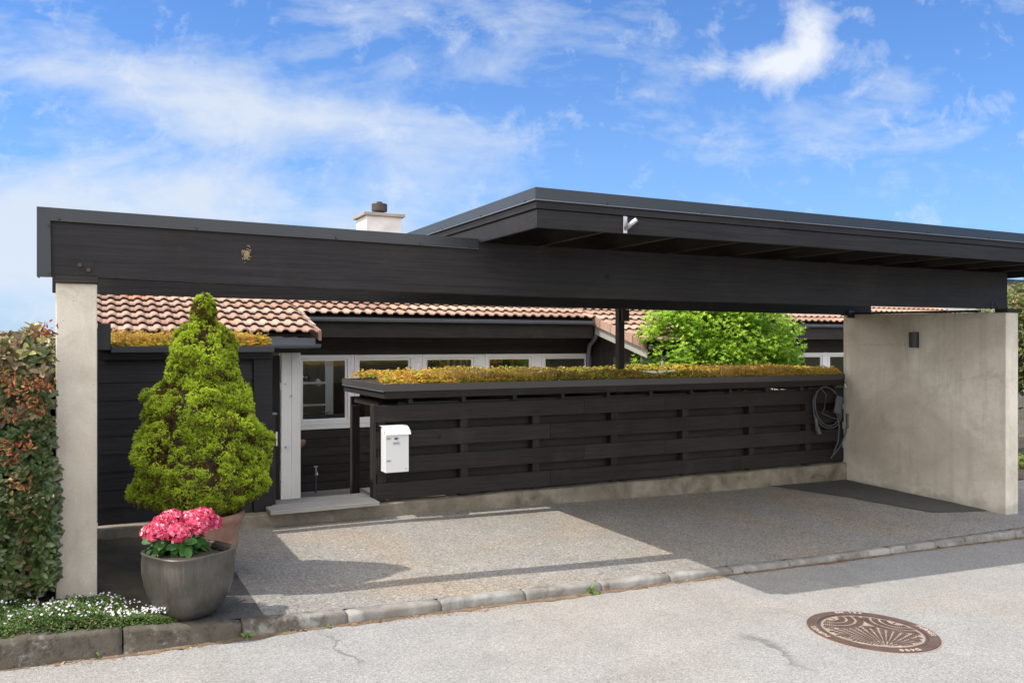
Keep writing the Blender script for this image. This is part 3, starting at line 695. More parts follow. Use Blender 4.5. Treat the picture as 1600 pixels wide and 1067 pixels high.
# entrance door in white frame
dr=MB().box(1.20,2.19,11.37,11.41,-2.13,-.15).build('door','shed',ho,bevel=.002)
b=MB(); b.box(2.205,2.33,11.30,11.449,-2.15,-.11); b.box(2.333,2.45,11.285,11.449,-2.15,-.11); b.box(1.1,2.2,11.30,11.36,-2.15,-2.115); b.build('door_frame','whitepaint',ho,bevel=.004)
for z in (-.62,-1.83):
    b=MB(); b.tube([(2.196,11.33,z),(2.196,11.33,z+.11)],.012,8); b.build('hinge','steel',dr)
for xx,z in ((2.245,-.53),(2.25,-1.37)):
    b=MB(); b.tube([(xx,11.30,z),(xx,11.27,z)],[.014,.010],8); b.build('striker','steel',ho)
MB().box(2.30,2.34,11.275,11.284,-.70,-.68).build('lock_plate','steel',ho)
# windows
def window(x0,x1,z0,z1,y=12.4,inner=True):
    b=MB(); t=.055
    b.box(x0,x1,y-.015,y+.07,z1-t,z1); b.box(x0,x1,y-.015,y+.07,z0,z0+t); b.box(x0,x0+t,y-.015,y+.07,z0+t+.0005,z1-t-.0005); b.box(x1-t,x1,y-.015,y+.07,z0+t+.0005,z1-t-.0005)
    w=b.build('window','whitepaint',ho,bevel=.004)
    b=MB(); s=.03; a=x0+t+.002; c=x1-t-.002; p=z0+t+.002; q=z1-t-.002
    b.box(a,c,y+.01,y+.055,q-s,q); b.box(a,c,y+.01,y+.055,p,p+s); b.box(a,a+s,y+.01,y+.055,p+s+.0005,q-s-.0005); b.box(c-s,c,y+.01,y+.055,p+s+.0005,q-s-.0005)
    b.build('sash','whitepaint',w,bevel=.003)
    MB().box(a+s+.001,c-s-.001,y+.03,y+.036,p+s+.001,q-s-.001).build('pane','glass',w)
    return w
wins=[(2.64,3.45),(3.50,4.46),(4.60,5.54),(5.69,6.60),(6.74,7.70)]
for a,c in wins: window(a,c,-1.20,-.16)
MB().box(2.45,7.75,12.385,12.43,-1.265,-1.203).build('window_sill_board','whitepaint',ho,bevel=.004)
for a,c in [(2.45,2.638),(7.702,7.75)]+[(a[1]+.002,c[0]-.002) for a,c in zip(wins,wins[1:])]:
    MB().box(a,c,12.395,12.45,-1.20,-.16).build('window_post','whitepaint',ho,bevel=.003)
wr=[(12.30,13.33),(13.42,14.4),(14.5,15.5)]
for a,c in wr: window(a,c,-1.10,-.17)
for a,c in ((9.95,12.298),(13.332,13.418),(14.402,14.498),(15.502,17.0)): MB().box(a,c,12.395,12.45,-1.15,-.165).build('window_post','whitepaint',ho,bevel=.003)
# rooms
b=MB(); b.box(2.46,7.7,15.5,15.55,-2.2,.1); b.box(2.46,7.7,12.55,15.5,-2.25,-2.2); b.box(2.46,7.7,12.55,15.5,.1,.12); b.box(7.65,7.7,12.55,15.49,-2.19,.09)
b.build('room','room',ho)
b=MB(); b.box(11.6,16.8,14.5,14.55,-2.2,.1); b.box(11.6,16.8,12.55,14.5,-2.25,-2.2); b.box(11.6,16.8,12.55,14.5,.1,.12); b.build('room','room',ho)
b=MB(); x=4.62
while x<6.6: b.box(x,x+.06,12.9,12.93,-1.6,-.2); x+=.11
b.build('room_slats','roomwood',ho)
b=MB()
b.box(3.10,3.22,12.56,12.60,-1.10,-.22); b.box(2.70,3.10,12.565,12.595,-.60,-.565); b.box(2.70,3.10,12.565,12.595,-.93,-.90)
b.build('inner_door_frame','whitepaint',ho,bevel=.003)
MB().box(3.06,3.16,12.53,12.555,-1.03,-1.015).build('inner_door_handle','filament',ho)
MB().box(3.24,3.9,13.2,13.23,-1.9,-.62).build('room_panel','roomwood',ho)
MB().box(2.66,3.43,12.5,12.56,-1.20,-1.06).build('inner_sill','gutter',ho)
b=MB(); nseg=60; vs=[];fs=[]
for i in range(nseg+1):
    X=12.95+.33*i/nseg; Yy=12.6+.025*math.sin(i*.9); vs+=[(X,Yy,-1.1),(X,Yy,-.2)]
for i in range(nseg): fs.append((2*i,2*i+2,2*i+3,2*i+1))
b.add(vs,fs); b.build('curtain','curtain',ho,smooth=True)
# chimney
b=MB(); b.prism([(4.70,15.8),(5.42,15.8),(5.42,16.5),(4.70,16.5)],'z',1.2,2.52); ch=b.build('chimney','chim',ho,bevel=.01)
MB().box(4.64,5.48,15.74,16.56,2.52,2.58).build('chimney_cap','greywood',ch,bevel=.005)
b=MB(); b.cyl((5.06,16.1),.09,2.58,2.65,16); b.lathe([(.10,0),(.15,.01),(.155,.03),(.155,.15),(.15,.16),(.05,.17),(.06,.20),(0,.205)],(5.06,16.1,2.645),24); b.build('chimney_cowl','soot',ch,smooth=False)
# downpipe
b=MB(); b.tube([(7.55,11.85,.36),(7.57,12.0,.12),(7.62,12.28,-.02),(7.63,12.33,-.25),(7.63,12.33,-2.15)],.042,12); b.build('downpipe','gutter',ho,smooth=True)
# ------------------------------------------------------------------ small things by the door
b=MB(); b.lathe([(0,-.06),(.05,-.05),(.085,-.01),(.09,.03),(.075,.05),(.06,.045),(0,.03)],(2.60,12.05,-1.42),24)
pot=b.build('hanging_pot','terra',smooth=True); tag(pot,'small round terracotta bowl hanging by the white door frame','bowl')
b=MB(); b.tube([(2.59,12.05,-1.39),(2.50,12.05,-1.20),(2.46,12.38,-1.1)],.003,5); hk=b.build('hanger','steel',pot)
sp=thing('garden_tap',(2.87,12.2,-2.18),'slim black standpipe with chrome tap on the decking behind the doorstep','tap')
b=MB(); b.tube([(2.87,12.2,-2.18),(2.87,12.2,-1.92)],.012,8); b.build('standpipe','rubber',sp)
b=MB(); b.tube([(2.87,12.2,-1.92),(2.87,12.2,-1.78)],.014,8); b.tube([(2.87,12.2,-1.86),(2.87,12.12,-1.87),(2.87,12.1,-1.90)],.009,8); b.tube([(2.84,12.2,-1.79),(2.90,12.2,-1.79)],.007,6); b.build('tap_head','steel',sp)
# ------------------------------------------------------------------ mailbox
mb=thing('mailbox',(2.72,8.1,-1.3),'white metal mailbox with curved lid hung on the left end of the slatted fence','mailbox')
xa,xb,ya,yb,z0,z1=2.605,2.855,8.09,8.245,-1.30,-.92
b=MB(); b.prism([(ya,z0+.0),(yb,z0-.0),(yb,z1+.07),(ya,z1)],'x',xa,xb); bd=b.build('body','mailwhite',mb,bevel=.006)
b=MB(); pr=[(yb,z1+.088),(yb-.05,z1+.088),(yb-.10,z1+.078),(ya-.01,z1+.04),(ya-.028,z1+.005),(ya-.03,z1+.004),(ya-.013,z1+.037),(yb-.10,z1+.072),(yb-.05,z1+.082),(yb,z1+.082)]
b.prism(pr,'x',xa-.012,xb+.012); b.build('lid','mailwhite',mb,bevel=.001)
b=MB(); b.box(2.70,2.742,8.083,8.0895,-.965,-.948); b.tube([(2.725,8.089,-.957),(2.725,8.078,-.957)],.011,10); b.build('lock','ink',mb)
b=MB(); b.tube([(2.732,8.078,-.958),(2.732,8.07,-.958)],.008,10); b.build('lock_key','steel',mb)
for (a,c,p,q) in ((2.615,2.665,-.965,-.942),(2.685,2.76,-1.02,-.99),(2.615,2.665,-1.192,-1.167),(2.815,2.835,-1.272,-1.264)):
    s_=MB().box(a,c,8.0865,8.0885,p,q).build('sticker','sticker',mb)
    b=MB(); n=4
    for i in range(n):
        w=(c-a)/(n+1); b.box(a+w*(i+.4),a+w*(i+1.0),8.0855,8.0864,p+(q-p)*.35,p+(q-p)*(.6 if i%2 else .72))
    b.build('print','ink',s_)
scale_thing(mb,1.0097)
# ------------------------------------------------------------------ wall lamp, conduit
wl=thing('wall_lamp',(9.31,7.18,.06),'small black half round wall lamp high on the right carport wall','lamp')
b=MB(); seg=16; vs=[];fs=[]
for z in (-.04,.156):
    for k in range(seg+1):
        w=PI*k/seg; vs.append((9.308-.075*math.sin(w),7.187-.062*math.cos(w),z))
n=seg+1
for k in range(seg): fs.append((k,k+1,k+1+n,k+n))
fs+=[(0,n,2*n-1,n-1)]; b.add(vs,fs); b.build('lamp_shade','lampblack',wl)
MB().box(9.288,9.3085,7.14,7.235,-.02,.14).build('back_plate','lampblack',wl)
b=MB(); pts=[(9.306,7.25,-.005)]+[(9.306,7.25+.105*i,-.005+.001*math.sin(i*2)) for i in range(1,10)]+[(9.306,8.27,-.008),(9.306,8.285,-.03)]+[(9.306,8.285,-.1-i*.1) for i in range(5)]
b.tube(pts,.0055,6)
cd=b.build('wall_cable','conduit'); tag(cd,'thin cream cable clipped across the right carport wall to the lamp','cable')
b=MB()
for i in range(9): b.box(9.296,9.309,7.33+i*.105,7.342+i*.105,-.014,.006)
b.build('clip','conduit',cd)
b=MB(); b.tube([(9.295,8.27,-.50),(9.27,8.26,-.55),(9.28,8.25,-.60)],.016,8); hk=b.build('wall_hook','steel'); tag(hk,'small steel hook where the fence meets the right carport wall','hook')
# flag holder
fh=thing('flagpole_holder',(3.42,5.02,.87),'grey angled metal flagpole socket screwed to the roof fascia','flagpole holder')
b=MB(); b.box(3.395,3.43,5.008,5.0185,.80,.925); b.build('plate','steel',fh,bevel=.004)
b=MB(); b.tube([(3.412,5.0,.835),(3.455,4.93,.895)],.017,12); b.build('socket','steel',fh,smooth=True)
# dried nest
b=MB(); vs=[];fs=[]
random.seed(5)
for i in range(170):
    a=U(0,2*PI); r_=abs(random.gauss(0,.018)); X=.925+r_*math.cos(a)*.75; Z=.622+r_*math.sin(a)*1.25; w=U(.001,.0022); L=U(.006,.02); t=U(0,PI)
    b.box(X-L/2,X+L/2,5.976-U(0,.006),5.984,Z-w,Z+w,rot=Matrix.Rotation(t,3,'Y'))
tag(b.build('dried_nest','nest'),'small dried mud and straw nest stuck on the front beam','nest')
# charging cable
cc=thing('charging_cable',(8.85,8.2,-.9),'coiled black charging cable with control box hung at the right fence end','cable')
def ell(cx,cz,rx,rz_,a0,a1,n,y,tilt=0):
    o=[]
    for i in range(n+1):
        w=a0+(a1-a0)*i/n; x=rx*math.cos(w); z=rz_*math.sin(w); o.append((cx+x*math.cos(tilt)-z*math.sin(tilt),y+.004*math.sin(w*2+y*99),cz+x*math.sin(tilt)+z*math.cos(tilt)))
    return o
b=MB()
b.tube(ell(8.88,-.86,.245,.30,0,2*PI,40,8.205,R(38)),.009,8)
b.tube(ell(8.86,-.84,.22,.28,.2,2*PI+.1,40,8.185,R(30)),.009,8)
b.tube([(8.66,8.19,-.62),(8.60,8.19,-.75),(8.615,8.19,-.95),(8.64,8.185,-1.03)],.009,8)
b.tube([(8.74,8.185,-.59),(8.83,8.18,-.68),(8.80,8.185,-.86),(8.76,8.185,-.93),(8.92,8.185,-.99),(9.05,8.185,-1.02)],.007,8)
b.tube([(9.03,8.18,-.93),(9.07,8.175,-1.12),(9.05,8.175,-1.32),(8.94,8.18,-1.52)],.010,8)
b.tube([(9.22,8.175,-1.0),(9.2,8.175,-1.2),(9.1,8.175,-1.38),(8.94,8.182,-1.525),(8.92,8.185,-1.545)],.010,8)
b.build('cable_loop','rubber',cc,smooth=True)
rot=Matrix.Rotation(R(14),3,'Y')
MB().box(8.975,9.085,8.14,8.175,-.945,-.70,rot=rot).build('control_box','plug',cc,bevel=.012)
b=MB(); b.tube([(8.64,8.185,-.98),(8.66,8.185,-1.11)],[.017,.023],10); b.tube([(8.66,8.185,-1.11),(8.70,8.18,-1.20)],[.032,.030],12); b.build('plug','plug',cc)
b=MB(); b.tube([(9.225,8.17,-.95),(9.235,8.17,-1.15)],[.026,.03],12); b.build('plug','plug',cc)
b=MB(); b.tube([(8.70,8.24,-.585),(8.70,8.17,-.585),(8.70,8.165,-.565)],.008,6); b.build('hook','screw',cc)
scale_thing(cc,1.0097); cc.location.y-=.0
# ------------------------------------------------------------------ string light
sl=thing('string_light',(8,9.75,0),'string of clear bulbs hanging behind the carport from wall to maple','string light')
pts=[(6.2,9.7,-.36),(6.8,9.7,-.28),(7.27,9.7,-.17),(7.8,9.7,-.08),(8.35,9.7,.02),(8.9,9.7,.14),(9.5,9.7,.30),(10.1,9.7,.5)]
b=MB(); b.tube(pts,.0028,5); b.build('wire','gutter',sl); 
bp=[(7.25,9.7,-.18),(8.33,9.7,.015),(9.35,9.7,.26)]
for x,y,z in bp:
    b=MB(); b.tube([(x,y,z),(x,y,z-.05)],.016,10); b.build('socket','rubber',sl)
    b=MB(); b.lathe([(0,-.115),(.02,-.11),(.036,-.09),(.04,-.07),(.03,-.035),(.014,-.005),(.014,0)],(x,y,z-.045),16); q=b.build('bulb','bulb',sl,smooth=True)
    b=MB(); b.tube([(x-.008,y,z-.055),(x-.01,y,z-.12),(x+.01,y,z-.12),(x+.008,y,z-.055)],.002,4); b.build('filament','filament',q)
sl2=thing('pendant_bulb',(2.9,12.7,-.3),'two round clear bulbs hanging inside the tall window by the door','lamp')
for x,z in ((2.84,-.50),(3.02,-.58)):
    b=MB(); b.tube([(x,12.7,.05),(x,12.7,z+.05)],.003,4); b.build('cord','rubber',sl2)
    b=MB(); b.lathe([(0,-.065),(.025,-.06),(.045,-.04),(.052,-.01),(.045,.02),(.02,.05),(.014,.06)],(x,12.7,z),18); b.build('bulb','mailwhite' if x>2.9 else 'bulb',sl2,smooth=True)
# ------------------------------------------------------------------ conical spruce
random.seed(21); RG=np.random.default_rng(5)
SC=(.745,6.9)
spt=thing('dwarf_spruce',(SC[0],SC[1],-1.35),'bright green conical dwarf spruce standing in a terracotta pot','tree')
prf=[(-1.33,.12),(-1.27,.34),(-1.17,.50),(-1.05,.555),(-.85,.535),(-.65,.49),(-.5,.44),(-.42,.43),(-.36,.40),(-.30,.325),(-.22,.335),(-.12,.33),(-.03,.30),(.05,.25),(.11,.21),(.155,.135),(.20,.12),(.27,.125),(.34,.09),(.38,.055),(.41,.02)]
def rad(z,a):
    r=interp(prf,z)
    r*=1+.07*math.sin(3*a+z*5)+.06*math.sin(5*a-z*9+1)+.07*math.sin(z*15+a*2+.5)+.04*math.sin(z*31+a*4)
    if z<-.34: r*=1+.09*max(0,math.cos(a-2.9))*min(1,(-.34-z)/.15)
    return r*(.82 if z>-.34 else .88)
zs=[];
while len(zs)<2100:
    z=U(-1.29,.37)
    if random.random()<interp(prf,z)/.56+.12: zs.append(z)
P=[];Nn=[];Sz=[];Rd=[]
for z in zs:
    a=U(0,2*PI); r0=rad(z,a); s_=U(.026,.056)*(.55+.45*min(1,r0/.3)); rr0=max(0,r0-s_*.9); c=np.array([SC[0]+rr0*math.cos(a),SC[1]+rr0*math.sin(a),z]); ax=np.array([math.cos(a),math.sin(a),.35])
    tone=random.gauss(0,.15); brown=(math.sin(c[0]*8+c[2]*6+1.2)*math.sin(c[2]*9+a*2)>.90)
    for k in range(34):
        d=RG.normal(size=3); d/=np.linalg.norm(d)
        if d@ax<-.3: d=-d
        q=U(.55,1.05); P.append(c+d*s_*q); Nn.append(d*.9+ax*.4+np.array([0,0,.3])); Sz.append(U(.009,.016))
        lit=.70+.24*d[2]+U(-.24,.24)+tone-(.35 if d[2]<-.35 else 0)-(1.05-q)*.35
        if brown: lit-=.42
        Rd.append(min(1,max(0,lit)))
for i in range(5000):
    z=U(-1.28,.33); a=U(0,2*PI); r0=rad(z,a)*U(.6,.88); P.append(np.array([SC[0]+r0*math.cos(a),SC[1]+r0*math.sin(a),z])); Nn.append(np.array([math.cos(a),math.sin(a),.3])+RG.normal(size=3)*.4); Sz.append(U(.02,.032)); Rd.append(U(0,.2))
tv,tf=needles(10,1,.11,3,1.0)
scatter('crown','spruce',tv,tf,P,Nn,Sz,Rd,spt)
b=MB(); b.lathe([(max(.004,r*.5),z) for z,r in prf],(SC[0],SC[1],0),24); b.build('inner_branches','bark',spt)
b=MB(); b.tube([(SC[0],SC[1],-1.38),(SC[0]+.01,SC[1],-.6),(SC[0],SC[1],.3)],[.035,.022,.005],8)
for i in range(150):
    z=U(-1.27,.15); a=U(0,2*PI); r_=interp(prf,z)*.88; b.tube([(SC[0],SC[1],z-.06),(SC[0]+r_*.5*math.cos(a),SC[1]+r_*.5*math.sin(a),z-.02),(SC[0]+r_*math.cos(a),SC[1]+r_*math.sin(a),z+.03)],[.007,.005,.002],4)
b.build('trunk','bark',spt)
scale_thing(spt,.928); SC=(SC[0]*.928,SC[1]*.928)
b=MB(); gzp=gz(SC[0],SC[1]); H_=-1.215-gzp
b.lathe([(0,.0),(0.1906,0),(0.2000,.02),(0.2278,H_*.42),(0.2344,H_*.46),(0.2325,H_*.49),(0.2390,H_*.53),(0.2372,H_*.56),(0.2437,H_*.60),(0.2558,H_*.80),(0.2716,H_*.86),(0.2837,H_*.91),(0.2864,H_*.97),(0.2790,H_),(0.2558,H_),(0.2511,H_*.9),(0,H_*.88)],(SC[0],SC[1],gzp),56)
tp=b.build('terracotta_pot','terra',smooth=True); tag(tp,'large banded terracotta pot holding the conical spruce','plant pot')
# ------------------------------------------------------------------ glazed pot and hydrangea
GP=(.50,5.42); gzg=gz(*GP)
def sq(w,z):
    w=w-R(28); p=3.4; return 1/((abs(math.cos(w))**p+abs(math.sin(w))**p)**(1/p))
Hh=.40; sc=.262
b=MB(); b.lathe([(0,0),(.10,0),(.145,.012),(.188,.06),(.224,.13),(.247,.20),(.261,.28),(.262,.34),(.258,Hh-.012),(.264,Hh-.004),(.262,Hh+.002),(.245,Hh+.003),(.236,Hh-.012),(.232,Hh-.04)],(GP[0],GP[1],gzg),72,shape=lambda w,z:sq(w,z)*(.90))
gp=b.build('glazed_pot','glaze',smooth=True); tag(gp,'rounded square bronze grey glazed pot with pink hydrangea by the kerb','plant pot')
b=MB(); b.lathe([(.236,Hh-.045),(.15,Hh-.025),(.05,Hh-.02),(0,Hh-.02)],(GP[0],GP[1],gzg),40,shape=lambda w,z:sq(w,z)*.88+.01*math.sin(w*9)); b.build('soil','bedsoil',gp)
hy=thing('hydrangea',(.45,5.5,gzg+Hh-.02),'pink hydrangea with dense round flower heads in the glazed pot','plant')
zt=gzg+Hh
heads=[(.335,5.44,.10,.078),(.41,5.50,.145,.08),(.44,5.40,.085,.075),(.37,5.56,.12,.07),(.52,5.52,.13,.078),(.585,5.50,.14,.082),(.55,5.43,.115,.066),(.645,5.53,.105,.06),(.29,5.52,.085,.055)]
pv=[];pf=[]
for k in range(4):
    w=PI/2*k; c_,s_=math.cos(w),math.sin(w); o=len(pv)
    for x,y,z in ((0,0,0),(.5,-.42,.12),(1.0,-.3,.05),(1.0,.3,.05),(.5,.42,.12)):
        pv.append((x*c_-y*s_,x*s_+y*c_,z))
    pf+=[(o,o+1,o+2),(o,o+2,o+3),(o,o+3,o+4)]
heads=[(x,y,h+.018,r_) for x,y,h,r_ in heads]
for (x,y,h,r_) in heads:
    n=460; d=RG.normal(size=(n,3)); d/=np.linalg.norm(d,axis=1,keepdims=True); d[:,2]=np.where(d[:,2]<-.5,-d[:,2],d[:,2])
    rad=r_*RG.uniform(.86,1.06,n); pos=np.array([x,y,zt+h])+d*rad[:,None]*np.array([1,1,.88]); 
    scatter('flower_head','bloom',pv,pf,pos,d+RG.normal(size=(n,3))*.35,RG.uniform(.008,.013,n),np.clip(RG.normal(.36,.26,n),0,1),hy)
tv,tf=leaf_t(1,.62,.07); n=110
ang=RG.uniform(0,2*PI,n); rr=RG.uniform(.06,.17,n)
pos=np.stack([.44+rr*1.05*np.cos(ang),5.47+rr*.8*np.sin(ang),zt+RG.uniform(.0,.075,n)],1)
nn=np.stack([np.cos(ang)*.6,np.sin(ang)*.6-.2,np.ones(n)*.7],1)
scatter('leaves','hydleaf',tv,tf,pos,nn,RG.uniform(.055,.095,n),RG.uniform(0,1,n),hy)
b=MB()
for (x,y,h,r_) in heads: b.tube([(.46,5.48,zt-.04),((x+.46)/2,(y+5.48)/2,zt+.03),(x,y,zt+h)],.004,5)
b.build('stems','bark',hy)
# ------------------------------------------------------------------ rhododendron-like hedge at the left
RG=np.random.default_rng(8); random.seed(8)
hd=thing('hedge_shrub',(-1.5,6.9,-1.6),'dense dark leaved shrub with withered orange blooms left of the carport','shrub')
def htop(x,y): return -.03+.08*np.sin(x*2.1+1.0)+.035*np.sin(x*23+y*5)+.03*np.sin(x*41-y*13)+.06*np.sin(y*3.1+x*4)+.05*np.sin(x*9)
def hfront(x,z): return 5.72+.08*np.sin(x*5+z*3)+.05*np.sin(z*7+x*2)+.14*np.clip((z+1.0),0,1)**2
n=5200; xs=-.26-2.6*RG.random(n)**1.25; side=RG.random(n)
zz=RG.uniform(-1.52,.05,n); yf=hfront(xs,zz)+np.abs(RG.normal(0,.10,n))
P=np.stack([xs,yf,zz],1); nn=np.stack([RG.normal(0,.35,n),-1+RG.normal(0,.3,n),.45+RG.normal(0,.35,n)],1)
n2=3200; xs2=RG.uniform(-3.0,-.25,n2); ys2=RG.uniform(5.85,8.2,n2); zt2=htop(xs2,ys2)-np.abs(RG.normal(0,.05,n2)); P2=np.stack([xs2,ys2,zt2],1); nn2=np.stack([RG.normal(0,.4,n2),-.3+RG.normal(0,.4,n2),np.ones(n2)],1)
tt=np.minimum(P[:,2],htop(P[:,0],P[:,1])); P[:,2]=tt
n3=500; P3=np.stack([RG.uniform(-.32,-.24,n3)+0,RG.uniform(5.62,5.93,n3),RG.uniform(-1.45,-.75,n3)],1); nn3=np.stack([.5+RG.normal(0,.3,n3),-1+RG.normal(0,.3,n3),.4+RG.normal(0,.3,n3)],1)
tv,tf=whorl(4,1,.46,.55,.12,jit=1.1,seed=12)
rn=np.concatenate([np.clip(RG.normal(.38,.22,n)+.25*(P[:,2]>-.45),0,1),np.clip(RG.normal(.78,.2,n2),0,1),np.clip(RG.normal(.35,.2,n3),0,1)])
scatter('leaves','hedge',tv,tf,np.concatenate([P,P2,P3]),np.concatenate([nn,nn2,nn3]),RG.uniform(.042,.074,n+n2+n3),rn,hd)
b=MB()
for i in range(160):
    x=U(-3.1,-.35); y=U(6.0,7.8); b.tube([(x,y+.1,-1.62),(x+U(-.1,.1),y,-.9),(x+U(-.2,.2),y-U(0,.25),-.1+U(-.3,0))],[.014,.01,.004],5)
b.build('branches','bark',hd)
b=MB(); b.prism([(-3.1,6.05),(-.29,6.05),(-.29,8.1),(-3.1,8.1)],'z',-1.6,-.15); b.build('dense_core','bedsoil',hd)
def bloomcl(px,pz,py,k=26):
    pos=[];nn=[]
    for i in range(k): pos.append((px+U(-.05,.05),py+U(-.04,.03),pz+U(-.04,.04))); nn.append((U(-1,1),-.4+U(-.8,.6),-.3+U(-1,.9)))
    return pos,nn
tv,tf=leaf_t(1,.42,.16)
for px,pz in ((-0.303,-0.384),(-0.413,-0.276),(-0.361,-0.337),(-0.455,-0.601),(-0.387,-0.598),(-0.263,0.098),(-0.309,0.075),(-0.477,-0.434),(-0.464,-0.683),(-0.348,-0.232),(-0.276,-0.253),(-0.407,-0.828),(-0.477,-0.193),(-0.432,-0.026),(-1.0,-.3),(-1.3,-.5),(-1.6,-.35),(-1.5,-1.0)):
    y=float(hfront(px,pz))-.08 if pz<-.1 else 5.78
    a_,c_=bloomcl(px,pz,y); scatter('withered_bloom','deadbloom',tv,tf,a_,c_,RG.uniform(.018,.038,len(a_)),RG.random(len(a_)),hd)
# strap-leaved plant behind the hedge
b=MB(); random.seed(4)
for i in range(46):
    x0=-1.25+U(-.35,.35); y0=7.3+U(-.15,.15); a=U(0,2*PI); L=U(.35,.65); w=U(.012,.02); up=.22+U(0,.12); pts=[]
    vs=[];fs=[]
    for k in range(6):
        t=k/5; X=x0+math.cos(a)*L*.55*t; Y_=y0+math.sin(a)*L*.4*t; Z=-.12+up*math.sin(t*1.9)*1.15; ww=w*(1-t**2.5)
        vs+=[(X-math.sin(a)*ww,Y_+math.cos(a)*ww,Z),(X+math.sin(a)*ww,Y_-math.cos(a)*ww,Z)]
    for k in range(5): fs.append((2*k,2*k+2,2*k+3,2*k+1))
    b.add(vs,fs)
b.tube([(-1.25,7.3,-1.65),(-1.25,7.3,-.1)],.04,8,r=.2)
tag(b.build('strap_leaved_plant','cover'),'bright green strap leaved plant rising behind the left shrub','plant')
# ------------------------------------------------------------------ flowering ground cover
RG=np.random.default_rng(9)
gc=thing('ground_cover',(-.4,5.5,-1.58),'low green creeping plants with tiny white flowers over the left kerb bed','ground cover',kind='stuff')
n=30000; xs=RG.uniform(-2.2,.42,n); ys=KY(xs)+.035+RG.uniform(0,.64,n)*np.clip((.46-xs)/.5,.02,1)
ok=RG.random(n)<1.0; hm=.045+.03*np.sin(xs*8)*np.sin(ys*9)+.015*np.sin(xs*23+ys*17); hm*=np.clip((.5-xs)/.5,.3,1)
gzv=np.array([gz(float(a),float(c)) for a,c in zip(xs,ys)]); zz=gzv+hm*RG.uniform(.1,1.4,n)+.01-.06*np.clip(KY(xs)+.10-ys,0,.05)/.05
tv,tf=whorl(4,1,.6,.5,.05,seed=3)
scatter('creeping_leaves','cover',tv,tf,np.stack([xs,ys,zz],1),np.stack([RG.normal(0,.4,n),-.3+RG.normal(0,.4,n),np.ones(n)],1),RG.uniform(.007,.013,n),np.clip(RG.beta(2,2.2,n),0,1),gc)
m=1150; xs=RG.uniform(-2.2,.36,m); ys=KY(xs)+.08+RG.uniform(0,.58,m)*np.clip((.46-xs)/.5,.02,1); gzv=np.array([gz(float(a),float(c)) for a,c in zip(xs,ys)]); zz=gzv+.06+.03*np.sin(xs*8)*np.sin(ys*9)+RG.uniform(0,.03,m)
tv,tf=whorl(5,1,.75,.3,.03,seed=6)
scatter('tiny_flowers','whiteflower',tv,tf,np.stack([xs,ys,zz],1),np.stack([RG.normal(0,.5,m),-.6+RG.normal(0,.4,m),np.ones(m)],1),RG.uniform(.005,.0085,m),RG.random(m),gc)
# weeds in kerb joints
random.seed(12); gcount=0
wl_=['small weed growing from the kerb joint below the glazed pot','tiny weed at the kerb foot below the white flowers','leafy weed in the kerb joint in front of the sunlit driveway','largest green weed in the kerb joint near the middle of the driveway','weed tuft at the kerb inside the roof shadow corner','weed tuft at the kerb in front of the manhole cover','small yellow green weed at the far right of the kerb','broad leaved weed at the foot of the left concrete post']
spots=[(.80,5.17,.05),(-.0,5.13,.04),(1.3,5.18,.03),(3.27,5.24,.075),(4.8,5.3,.03),(5.9,5.33,.045),(7.3,5.37,.035),(.06,5.72,.12)]
for (x,y,s_),lb in zip(spots,wl_):
    zb=RZ(x) if y<5.5 else gz(x,y); k=random.randint(9,15)
    tv,tf=leaf_t(1,.5 if s_<.1 else .42,.07)
    pos=[(x+U(-.3,.3)*s_,y+U(-.1,.1)*s_,zb+s_*U(.05,.5)) for _ in range(k)]; nn=[(U(-1,1),U(-1,.4),U(.1,.8)) for _ in range(k)]
    o=scatter('weed','cover',tv,tf,pos,nn,[s_*U(.4,.8) for _ in range(k)],[U(.4,.85) for _ in range(k)])
    tag(o,lb,'weed','weeds along the kerb')
# litter along kerb
n=6500; xs=RG.uniform(-1.5,4.6,n); xs[:900]=RG.uniform(4.5,8.6,900); ys=KY(xs)-.006-np.abs(RG.normal(0,.03,n))*(1+.8*np.sin(xs*3.1+1)); zz=np.array([RZ(float(a)) for a in xs])+.003
tv,tf=leaf_t(1,.5,.08)
o=scatter('leaf_litter','litter',tv,tf,np.stack([xs,ys,zz],1),np.stack([RG.normal(0,.25,n),RG.normal(0,.25,n),np.ones(n)],1),np.where(RG.random(n)<.014,.034,.0085)*RG.uniform(.6,1.2,n),RG.random(n))
tag(o,'dry brown leaves and grit lying along the foot of the kerb','leaf litter',kind='stuff')
# grass tufts behind the fence gap
n=700; xs=RG.uniform(3.5,4.5,n); ys=RG.uniform(9.9,10.4,n)
tv,tf=needles(8,1,.05,7,.6)
o=scatter('grass','cover',tv,tf,np.stack([xs,ys,np.full(n,-2.19)],1),np.tile([0,0,1.],(n,1)),RG.uniform(.06,.13,n),RG.uniform(.4,.9,n)); tag(o,'green grass tufts on the terrace seen under the fence','grass',kind='stuff')
